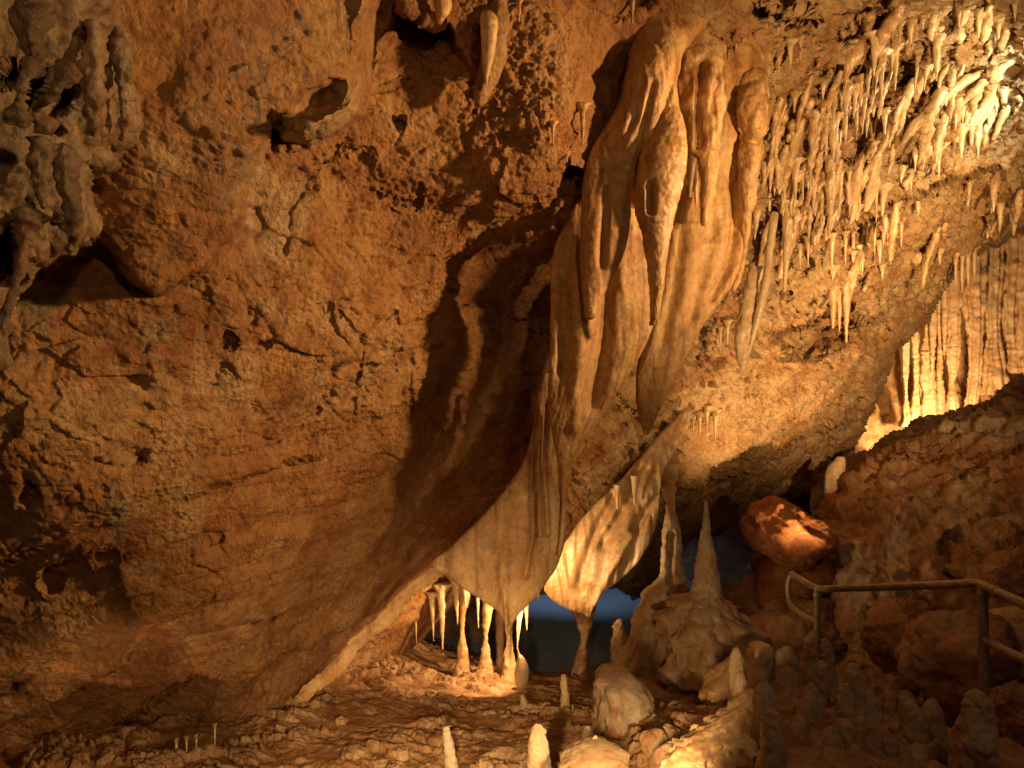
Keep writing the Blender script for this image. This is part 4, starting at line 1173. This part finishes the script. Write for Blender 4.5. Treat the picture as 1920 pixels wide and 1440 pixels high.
G_M = 'stalagmites crowding the muddy mound'
MM = [(1520, 1182, 1290, 32, 46, None, 'highest stalagmite at the back of the mound below the railing post', 3.35), (1550, 1196, 1290, 28, 46, None, 'stalagmite leaning against the right of the highest one', 3.33),
      (1476, 1211, 1290, 46, 62, None, 'broad knob-topped stalagmite left of the highest one', 3.25), (1474, 1250, 1318, 46, 70, None, 'low rounded stalagmite in front of the broad knob-topped one', 3.05),
      (1543, 1238, 1360, 26, 38, None, 'slim dark stalagmite in front of the highest one', 2.95), (1600, 1243, 1345, 34, 52, None, 'smooth stalagmite with a notched head right of the slim dark one', 2.98),
      (1580, 1281, 1355, 26, 42, None, 'short dark stalagmite before the notched one', 2.85), (1628, 1290, 1350, 26, 60, None, 'low sloping stalagmite to the right of the notched one', 3.0),
      (1382, 1212, 1300, 26, 34, None, 'slim dark stalagmite standing on the bright orange slab', 3.1), (1386, 1257, 1350, 22, 40, None, 'dark stalagmite in front of the slim one on the orange slab', 2.95),
      (1436, 1278, 1440, 44, 56, None, 'thick dark stalagmite pillar at the left end of the mound', 2.55), (1447, 1329, 1470, 34, 62, None, 'nearest dark stalagmite pillar at the left end of the mound', 2.35),
      (1566, 1347, 1420, 40, 56, None, 'egg-shaped stalagmite in the middle of the mound', 2.66), (1618, 1342, 1425, 34, 54, None, 'stalagmite with a lighter cap in the middle of the mound', 2.62),
      (1666, 1373, 1432, 34, 48, None, 'bullet-shaped stalagmite beside the lighter-capped one', 2.58), (1532, 1380, 1420, 36, 52, None, 'low bump stalagmite left of the egg-shaped one', 2.6),
      (1556, 1402, 1440, 32, 44, None, 'small round stalagmite at the front of the mound', 2.5), (1710, 1311, 1400, 36, 56, None, 'dark conical stalagmite on the right of the mound', 2.8),
      (1746, 1309, 1395, 34, 60, None, 'stalagmite with a pale tip beside the dark conical one', 2.86), (1671, 1294, 1340, 26, 40, None, 'small knob stalagmite on the far edge of the mound', 3.2),
      (1700, 1293, 1340, 28, 40, None, 'small dark knob stalagmite next to the far edge knob', 3.15), (1798, 1352, 1400, 28, 44, None, 'little stalagmite between the pale-tipped one and the big right one', 2.9),
      (1832, 1292, 1480, 58, 92, None, 'big pinkish stalagmite nearest the lower right corner', 2.45)]
for k, (px, top, base, wt, wb, _, lab, d) in enumerate(MM):
    stag(px, top, base, wt, wb, 110 + k, lab, d=d, group=G_M, lump=.3 if k not in (22,) else .45, grey=.15, wet=.05, lean=(-4 if k % 3 == 0 else 3 if k % 3 == 1 else 0))
for k in range(18):
    px, py = random.uniform(1470, 1790), random.uniform(1300, 1440)
    w_ = random.uniform(20, 40)
    d = floor_px(px, py)
    stag(px, py - w_ * random.uniform(.7, 1.7), py + 4, w_, w_ * 1.5, 500 + k, 'low muddy knob filling the gaps between the taller stalagmites on the mound', d=d, group='low knobs on the muddy mound', lump=.3, grey=.15, wet=.05)
# bright slab among them
o = loft('stalagmite', [(1205, 1410, 1432, 3.3, .03), (1214, 1400, 1446, 3.28, .05), (1240, 1398, 1450, 3.27, .06), (1275, 1396, 1446, 3.26, .07), (1310, 1388, 1450, 3.25, .08), (1350, 1380, 1460, 3.24, .09)], M_DRIP, 140., lump=.3)
tag(o, 'bright orange rounded stalagmite face lit behind the dark pillars', 'stalagmite', G_M)
o = loft('stalagmite', [(1232, 1372, 1395, 3.5, .05), (1255, 1342, 1412, 3.45, .09), (1280, 1322, 1415, 3.4, .12), (1310, 1312, 1420, 3.35, .14), (1345, 1325, 1425, 3.3, .15), (1380, 1330, 1430, 3.25, .16), (1420, 1320, 1440, 3.2, .17)], M_DRIP, 141., lump=.35, lsize=.1, grain=.01, wet=.05)
tag(o, 'bright orange flowstone lump under the two slim dark stalagmites', 'stalagmite', G_M)

# the two big ones behind
big = empty('stalagmite', W(1320, 1300, 4.3), 'tall spire stalagmite growing from a huge round boulder-like base', 'stalagmite', 'large stalagmites')
loft('spire', [(938, 1321, 1326, 4.3, None), (945, 1319, 1328, 4.3, None), (975, 1318, 1331, 4.3, None), (1000, 1314, 1334, 4.3, None), (1030, 1309, 1340, 4.3, None), (1060, 1304, 1345, 4.3, None), (1095, 1298, 1350, 4.3, None), (1120, 1288, 1356, 4.3, .12),
                (1145, 1272, 1374, 4.3, .2), (1180, 1262, 1392, 4.3, .25)], M_STAG, 150., lump=.25, lsize=.08, grain=.008, rings=.006, parent=big, pale=.1)
loft('base', [(1118, 1290, 1350, 4.32, .1), (1140, 1268, 1380, 4.3, .2), (1165, 1252, 1402, 4.28, .25), (1190, 1244, 1418, 4.26, .28), (1215, 1240, 1420, 4.25, .28), (1240, 1246, 1415, 4.24, .26), (1262, 1258, 1405, 4.23, .22), (1285, 1272, 1385, 4.24, .17),
               (1305, 1288, 1360, 4.25, .1), (1318, 1300, 1340, 4.26, .05)], M_STAG, 151., lump=1.0, lsize=.17, grain=.022, gsize=.06, parent=big, pale=.1,
     grooves=[([(1275, 1150), (1268, 1200), (1280, 1260)], 10, .06), ([(1340, 1180), (1360, 1240)], 12, .03)])
big2 = empty('stalagmite', W(1225, 1310, 4.6), 'wide slumped stalagmite with a two-pronged top left of the spire', 'stalagmite', 'large stalagmites')
loft('body', [(850, 1226, 1280, 5.85, .10), (895, 1238, 1270, 5.5, .07), (930, 1246, 1266, 5.15, .05), (960, 1250, 1266, 4.9, .05), (1000, 1240, 1276, 4.85, .07), (1040, 1238, 1276, 4.8, .08), (1080, 1232, 1280, 4.75, .1), (1110, 1214, 1284, 4.7, .13), (1150, 1196, 1282, 4.68, .17), (1190, 1180, 1280, 4.65, .2), (1230, 1164, 1284, 4.6, .22), (1270, 1150, 1296, 4.55, .24),
               (1310, 1140, 1310, 4.5, .26), (1350, 1130, 1320, 4.5, .28)], M_STAG, 152., lump=.4, lsize=.15, grain=.008, parent=big2, grooves=[([(1255, 1000), (1250, 1085)], 5, .08), ([(1230, 1120), (1215, 1200), (1190, 1280)], 12, .04)])
stag(1161, 1160, 1270, 22, 40, 153, 'narrow reddish granular stalagmite at the right end of the blue pool', d=5.1, group='large stalagmites', grain=.012, lump=.3)
o = loft('stalagmite', [(1257, 1130, 1170, 3.43, .08), (1264, 1120, 1185, 3.40, .13), (1280, 1114, 1200, 3.38, .17), (1305, 1112, 1215, 3.36, .19), (1335, 1112, 1220, 3.34, .2), (1365, 1114, 1216, 3.33, .19), (1390, 1124, 1196, 3.32, .16), (1405, 1135, 1180, 3.32, .1)],
         M_STAG, 154., lump=.35, lsize=.13, grain=.008, pale=.2, wet=.25, grooves=[([(1162, 1265), (1168, 1320), (1160, 1380)], 12, .03)])
tag(o, 'bulbous smooth dome of flowstone on the floor below the pool', 'stalagmite', 'large stalagmites')
o = loft('stalagmite', [(1285, 1190, 1230, 4.1, .08), (1300, 1180, 1255, 4.05, .12), (1320, 1180, 1272, 4.0, .14), (1345, 1185, 1270, 3.98, .14), (1380, 1190, 1262, 3.95, .14)], M_STAG, 155., lump=.4, lsize=.1, grain=.01)
tag(o, 'low rough shoulder of rock between the dome and the spire base', 'stalagmite', 'large stalagmites')
G_F = 'small stalagmites on the open floor'
o = loft('stalagmite', [(1214, 969, 971, 4.75, None), (1226, 970, 975, 4.75, None), (1234, 970, 983, 4.75, None), (1250, 967, 991, 4.75, None), (1270, 965, 992, 4.75, None), (1290, 968, 988, 4.75, None), (1310, 966, 990, 4.75, None)], M_STAG, 156., lump=.15)
tag(o, 'bulb-shaped stalagmite with a thin tip by the blue pool', 'stalagmite', G_F)
stag(1060, 1263, 1345, 13, 22, 157, 'slender finger stalagmite in front of the tall hourglass column', group=G_F, lean=3)
stag(985, 1302, 1336, 14, 20, 158, 'stumpy little stalagmite below the bulb-shaped one', group=G_F, lean=6)
stag(848, 1360, 1450, 17, 30, 159, 'pink finger stalagmite standing at the bottom edge', group=G_F, d=2.95, lean=12, lump=.3, pale=.5)
o = loft('stalagmite', [(1357, 1004, 1010, 2.85, None), (1363, 998, 1017, 2.85, None), (1375, 994, 1022, 2.85, None), (1400, 991, 1027, 2.85, None), (1430, 989, 1031, 2.85, None), (1460, 986, 1035, 2.85, None), (1500, 982, 1040, 2.85, None)], M_STAG, 160., lump=.2, lit_edge=1.2,
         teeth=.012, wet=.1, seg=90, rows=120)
tag(o, 'blunt stalagmite with a bright toothed right edge at the bottom edge', 'stalagmite', G_F)
stag(1101, 1360, 1412, 20, 26, 161, 'short rounded pink stalagmite left of the dome', group=G_F, d=3.0, pale=.4)
stag(1116, 1378, 1450, 18, 34, 162, 'pale finger stalagmite in front of the short pink one', group=G_F, d=2.8, pale=.7)
# flowstone apron at the bottom, right of them
o = loft('flowstone_apron', [(1395, 1090, 1130, 2.75, .05), (1408, 1070, 1160, 2.72, .12), (1425, 1060, 1176, 2.68, .18), (1450, 1050, 1180, 2.64, .22), (1500, 1040, 1190, 2.6, .25)], M_DRIP, 163., lump=.3, lsize=.1, pale=.35, grain=.006)
tag(o, 'pale yellow flowstone apron under the pale finger stalagmite', 'flowstone')
o = loft('flowstone_apron', [(1300, 1400, 1425, 2.72, .04), (1330, 1370, 1425, 2.7, .07), (1360, 1320, 1428, 2.66, .11), (1390, 1280, 1425, 2.62, .15), (1420, 1262, 1420, 2.58, .18), (1460, 1240, 1425, 2.54, .22), (1510, 1220, 1430, 2.5, .25)], M_DRIP, 164., lump=.4, lsize=.08, pale=.25,
         grain=.012, gsize=.04, wet=.4, fold=.04, fsize=.06)
tag(o, 'ridged tan flowstone apron sloping down left of the dark pillars', 'flowstone')

# thin straws hanging at the lower left ledge
for k, (px, y0, y1, lab) in enumerate([(350, 1392, 1430, 'white straw under the lowest left ledge, longest of four'), (331, 1396, 1424, 'white straw under the lowest left ledge, leftmost of four'),
                                       (368, 1388, 1408, 'white straw under the lowest left ledge, shortest of four'), (403, 1368, 1396, 'white straw under the lowest left ledge, rightmost of four')]):
    o = stal(px, y0, y1, 4, 170 + k, d=3.12, pale=1., wet=.3, tip=.6)
    tag(o, lab, 'stalactite', 'straws at the lower left')

# ================================================================== loose rocks
RK = [(719, 1405, None, .035, .03, .03, M_DRIP, 1, 'pale fist-sized stone lying on the muddy floor', .6), (1240, 1342, 3.55, .062, .06, .05, M_DRIP, 2, 'sparkling pale crystalline rock right of the dome', .7), (1272, 1335, 3.3, .05, .05, .045, M_STAG, 3, 'round reddish rock beside the crystalline one', 0),
      (1222, 1362, 3.15, .04, .04, .035, M_STAG, 4, 'small brown rock below the crystalline one', 0), (1283, 1363, 3.05, .045, .045, .05, M_STAG, 5, 'brown rock resting on the ridged apron', 0), (1228, 1395, 2.9, .055, .05, .06, M_STAG, 6, 'upright brown rock left of the ridged apron', 0),
      (1190, 1398, 3.1, .06, .05, .035, M_STAG, 7, 'hollow greyish rock in front of the dome', .3), (1255, 1385, 2.95, .05, .05, .05, M_STAG, 8, 'angular reddish rock among the small rocks by the apron', 0), (1262, 1425, 2.7, .07, .06, .06, M_BOULD, 9, 'smooth orange rock at the bottom edge left of the apron', .1),
      (640, 1352, None, .03, .03, .018, M_MUD, 10, 'flat ochre chip on the floor near the band curtain', .4), (905, 1375, None, .05, .03, .012, M_MUD, 11, 'long flat slab chip on the floor', .3), (560, 1392, None, .035, .03, .02, M_MUD, 12, 'pointed mud chip on the shaded floor', .2)]
for px, py, d, a, b, c, mt, s, lab, pl in RK:
    o = boulder('rock', px, py, d or floor_px(px, py + 6), a, b, c, mt, s, .2, .3, pale=pl, res=50, grain=.004)
    tag(o, lab, 'rock', 'loose rocks on the floor')
BL = [(1478, 1003, 6.0, .34, .3, .22, M_RED, 21, 'reddish lit boulder at the far side left of the rock slope', 0., .35), (1500, 1085, 6.35, .40, .35, .34, M_RED, 31, 'dark red boulder carrying the reddish lit one', 0., .1), (1430, 1150, 6.6, .36, .35, .34, M_BOULD, 32, 'dark boulder in the gloom left of the railing loop', 0., .2),
      (1500, 1190, 5.9, .34, .3, .30, M_BOULD, 33, 'shaded boulder behind the left railing post', 0., 0.), (1588, 985, 6.6, .24, .3, .22, M_RED, 34, 'red clay rock filling the gap between the slab and the rock slope', 0., .3), (1690, 1205, 4.9, .22, .25, .18, M_BOULD, 22, 'dark rounded boulder under the white mineral streaks', 0., .1), (1800, 1240, 4.25, .30, .3, .25, M_BOULD, 23, 'big reddish block behind the railing post', 0., 0.),
      (1890, 1200, 4.3, .26, .3, .13, M_BOULD, 24, 'pinkish boulder behind the lower rail', .3, -.3), (1905, 1090, 5.0, .22, .2, .17, M_BOULD, 25, 'boulder at the right border above the top rail', .1, .3), (1925, 1350, 3.5, .18, .2, .14, M_BOULD, 26, 'cut-off boulder right of the big pinkish stalagmite', .1, 0.),
      (1910, 1000, 5.6, .2, .2, .12, M_BOULD, 27, 'pale-topped boulder at the right border', .5, .2), (1690, 1150, 5.3, .2, .2, .1, M_BOULD, 28, 'ledge-shaped boulder between slope and reddish block', .0, 0.),
      (1770, 1185, 4.9, .16, .18, .1, M_BOULD, 30, 'flat-topped block left of the railing post', .1, .05)]
for px, py, d, a, b, c, mt, s, lab, pl, rot in BL:
    o = boulder('boulder', px, py, d, a, b, c, mt, s, .28, .5, rot, pl, res=110, grain=.02)
    tag(o, lab, 'boulder', 'boulders on the right')

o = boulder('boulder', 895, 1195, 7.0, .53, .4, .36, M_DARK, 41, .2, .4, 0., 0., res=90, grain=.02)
tag(o, 'gloom-darkened rock outcrop behind the small columns left of the blue pool', 'boulder')
# lit nub at the end of the passage
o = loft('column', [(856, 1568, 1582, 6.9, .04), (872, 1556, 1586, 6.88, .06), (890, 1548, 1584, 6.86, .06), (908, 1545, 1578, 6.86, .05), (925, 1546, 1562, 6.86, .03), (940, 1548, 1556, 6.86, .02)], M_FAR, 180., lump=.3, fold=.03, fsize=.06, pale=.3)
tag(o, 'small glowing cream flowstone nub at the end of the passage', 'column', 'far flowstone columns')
FC = [([(580, 1730, 1750), (620, 1732, 1748), (650, 1727, 1749), (670, 1722, 1752), (720, 1722, 1752), (760, 1726, 1756), (810, 1722, 1760)], 10.2, 'stout ringed column in the left half of the far flowstone'),
      ([(640, 1708, 1722), (680, 1712, 1722), (720, 1712, 1723), (760, 1708, 1724), (810, 1700, 1728)], 10.0, 'thin bent column at the left of the far flowstone'),
      ([(690, 1690, 1704), (720, 1694, 1702), (750, 1694, 1703), (800, 1686, 1710)], 9.9, 'shortest leftmost column of the far flowstone'),
      ([(560, 1755, 1772), (600, 1757, 1769), (660, 1758, 1768), (700, 1755, 1768), (740, 1756, 1770), (790, 1750, 1776)], 10.3, 'straight slim column right of the stout ringed one'),
      ([(555, 1774, 1803), (600, 1776, 1800), (640, 1778, 1800), (660, 1775, 1800), (690, 1778, 1796), (720, 1780, 1790), (745, 1775, 1794), (790, 1770, 1800)], 10.3, 'waisted column left of the black gap in the far flowstone'),
      ([(500, 1846, 1880), (560, 1848, 1876), (620, 1850, 1874), (660, 1848, 1878), (700, 1842, 1886), (740, 1835, 1890)], 10.6, 'fluted column next to the broad one at the right border'),
      ([(490, 1874, 1915), (560, 1877, 1908), (620, 1878, 1906), (660, 1876, 1912), (700, 1870, 1920)], 10.7, 'wide fluted curtain column touching the right border'),
      ([(480, 1906, 1950), (560, 1910, 1946), (640, 1908, 1950), (700, 1900, 1960)], 10.6, 'column cut by the right border in the far flowstone'),
      ([(600, 1741, 1756), (650, 1743, 1754), (690, 1744, 1751), (712, 1746, 1749)], 10.1, 'hanging spike between the left columns of the far flowstone'),
      ([(560, 1764, 1778), (610, 1766, 1776), (655, 1768, 1773), (672, 1770, 1772)], 10.2, 'short hanging spike beside the waisted column'),
      ([(535, 1800, 1846), (580, 1806, 1845), (620, 1815, 1843), (680, 1818, 1840), (720, 1814, 1838), (750, 1812, 1834), (790, 1805, 1836)], 10.5, 'broad fluted column right of the black gap in the far flowstone')]
for k, (p, d, lab) in enumerate(FC):
    p = [(p[0][0] - 110, p[0][1] - 2, p[0][2] + 2)] + p
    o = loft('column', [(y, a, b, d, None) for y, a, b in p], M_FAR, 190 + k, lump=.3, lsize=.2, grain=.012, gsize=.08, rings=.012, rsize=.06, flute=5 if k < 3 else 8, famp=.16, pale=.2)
    tag(o, lab, 'column', 'far flowstone columns')


# ================================================================== railing
rl = empty('handrail', W(1845, 1290, 3.4), 'bent metal pipe handrail along the visitor path at the right', 'handrail')


def pipe(name, p, r, seed):
    return tube(name, [W(*a) for a in p], [r] * len(p), M_PIPE, seed, seg=18, per=8, lump=.02, lsize=.2, grain=.0006, pale=0, wet=0, parent=rl)


pipe('top_rail', [(1484, 1076, 5.35), (1505, 1088, 5.2), (1527, 1101, 5.05), (1538, 1104, 5.0), (1560, 1104, 4.85), (1620, 1102, 4.5), (1700, 1099, 4.05), (1780, 1096, 3.7), (1824, 1094, 3.52), (1838, 1096, 3.46), (1850, 1101, 3.40), (1885, 1117, 3.25), (1930, 1137, 3.08), (2060, 1195, 2.7)], .021, 1)
pipe('post', [(1532, 1104, 5.02), (1532, 1130, 5.02), (1532, 1160, 5.02), (1532, 1230, 5.02), (1532, 1290, 5.02)], .020, 2)
pipe('post', [(1843, 1100, 3.44), (1843, 1150, 3.44), (1844, 1200, 3.44), (1845, 1300, 3.44), (1845, 1430, 3.44)], .022, 3)
pipe('mid_rail', [(1848, 1202, 3.42), (1868, 1212, 3.35), (1900, 1227, 3.22), (1935, 1244, 3.08), (2060, 1300, 2.7)], .019, 4)
pipe('end_loop', [(1484, 1076, 5.35), (1478, 1092, 5.35), (1478, 1115, 5.33), (1484, 1135, 5.28), (1496, 1147, 5.2), (1515, 1158, 5.1), (1531, 1165, 5.03)], .019, 5)
for k, (px, py, d) in enumerate([(1532, 1112, 5.02), (1843, 1110, 3.44), (1866, 1108, 3.33)]):
    p = W(px, py, d)
    q = W(px + (6 if k == 2 else 0), py + (3 if k == 2 else 9), d - (.02 if k == 2 else 0))
    tube('collar', [p, tuple((np.array(p) + q) / 2), q], [.025, .0265, .025], M_PIPE, 9 + k, seg=18, per=4, lump=.05, lsize=.02, grain=.001, pale=0, wet=0, parent=rl)


# ------------------------------------------------------------------ lamps
def lamp(name, px, py, d, watts, col, size=.06, aim=None, angle=120, blend=.6, loc=None):
    L = bpy.data.lights.new(name, 'SPOT' if aim else 'POINT')
    L.energy = watts
    L.color = col
    L.shadow_soft_size = size
    o = bpy.data.objects.new(name, L)
    COL.objects.link(o)
    o.location = loc or W(px, py, d)
    if aim:
        from mathutils import Vector
        L.spot_size = math.radians(angle)
        L.spot_blend = blend
        v = Vector(W(*aim)) - o.location
        o.rotation_euler = v.to_track_quat('-Z', 'Y').to_euler()
    return o


AMBER = (1.0, .59, .245)
WARM = (1.0, .64, .30)
# main flood from the right, outside the frame
lamp('flood_right', 0, 0, 1, 1000, AMBER, .15, (590, 400, 2.9), 48, 1.0, (3.9, 2.15, 2.55))
# weak front fill added near the camera to lift the wall
lamp('front_fill', 0, 0, 1, 62, AMBER, .08, (620, 330, 2.9), 74, 1.0, (.7, -.8, 2.3))
# fills added to brighten the stalactite ceiling and the pitted slab
lamp('ceiling_fill', 0, 0, 1, 900, AMBER, .06, (1540, 330, 5.0), 58, .9, (2.6, .4, 1.5))
lamp('slab_fill', 0, 0, 1, 1500, AMBER, .06, (1640, 600, 7.0), 32, .9, (2.6, .4, 1.5))
# floor lamp below the frame, then a fill added to brighten the floor
lamp('path_floodlight', 0, 0, 1, 40, WARM, .04, (1080, 1270, 4.3), 92, .8, (.36, 2.15, .5))
lamp('floor_fill', 0, 0, 1, 160, WARM, .04, (800, 1400, 3.4), 52, .9, (-.15, 1.5, .82))
# shielded lamps hidden behind the long curtain
lamp('niche_lamp', 1000, 1085, 4.8, 25, (1.0, .60, .25), .04, (1170, 960, 5.5), 125, .5)
lamp('niche_lamp', 1000, 1120, 4.75, 48, (1.0, .62, .28), .03, (830, 1230, 4.9), 105, .5)
lamp('far_lamp', 1830, 850, 8.9, 240, (1.0, .58, .25), .08, (1790, 660, 11.), 140, .4)
lamp('slab_lamp', 1600, 1150, 5.0, 210, AMBER, .05, (1480, 600, 6.1), 88, .7)
lamp('crest_fill', 1770, 800, 7.9, 30, (1.0, .60, .26), .05, (1600, 600, 7.3), 130, .5)  # fill added behind the crest to brighten the slab's right part
lamp('ceiling_lamp', 2080, 100, 4.4, 55, (1.0, .78, .42), .05, (1780, 180, 5.), 100, .7)
lamp('corner_lamp', 2060, 40, 4.7, 45, (.95, 1.0, .72), .05, (1900, 150, 5.3), 80, .8)
lamp('path_lamp', 1750, 500, 2.6, 16, (1.0, .60, .32), .12, (1710, 1020, 5.8), 64, .9)
lamp('mound_fill', 0, 0, 1, 17, (1.0, .70, .42), .1, (1620, 1330, 2.75), 62, .9, (1.5, .9, 2.5))  # dim fill added overhead to lift the stalagmite tops on the mound
lamp('edge_lamp', 0, 0, 1, 10, (1.0, .62, .30), .04, (300, 1400, 3.2), 120, .6, (-1.1, 2.35, .36))
lamp('pool_lamp', 1020, 860, 7.3, 44, (.58, .77, 1.0), .08, (1085, 1150, 9.), 100, .8)

w = bpy.data.worlds.new('World')
scene.world = w
w.use_nodes = True
bg = w.node_tree.nodes['Background']
bg.inputs[0].default_value = (.55, .36, .30, 1)
bg.inputs[1].default_value = .02

cam = bpy.data.cameras.new('camera')
cam.sensor_width = 36
cam.lens = 36 * F / 1920
cam.clip_end = 200
co = bpy.data.objects.new('camera', cam)
COL.objects.link(co)
co.location = (0, 0, CAMZ)
co.rotation_euler = (math.pi / 2, 0, 0)
scene.camera = co
scene.view_settings.view_transform = 'Standard'
scene.view_settings.look = 'None'
scene.view_settings.exposure = .3
scene.view_settings.gamma = 1
scene.cycles.max_bounces = 5
scene.cycles.diffuse_bounces = 3
scene.cycles.use_denoising = True
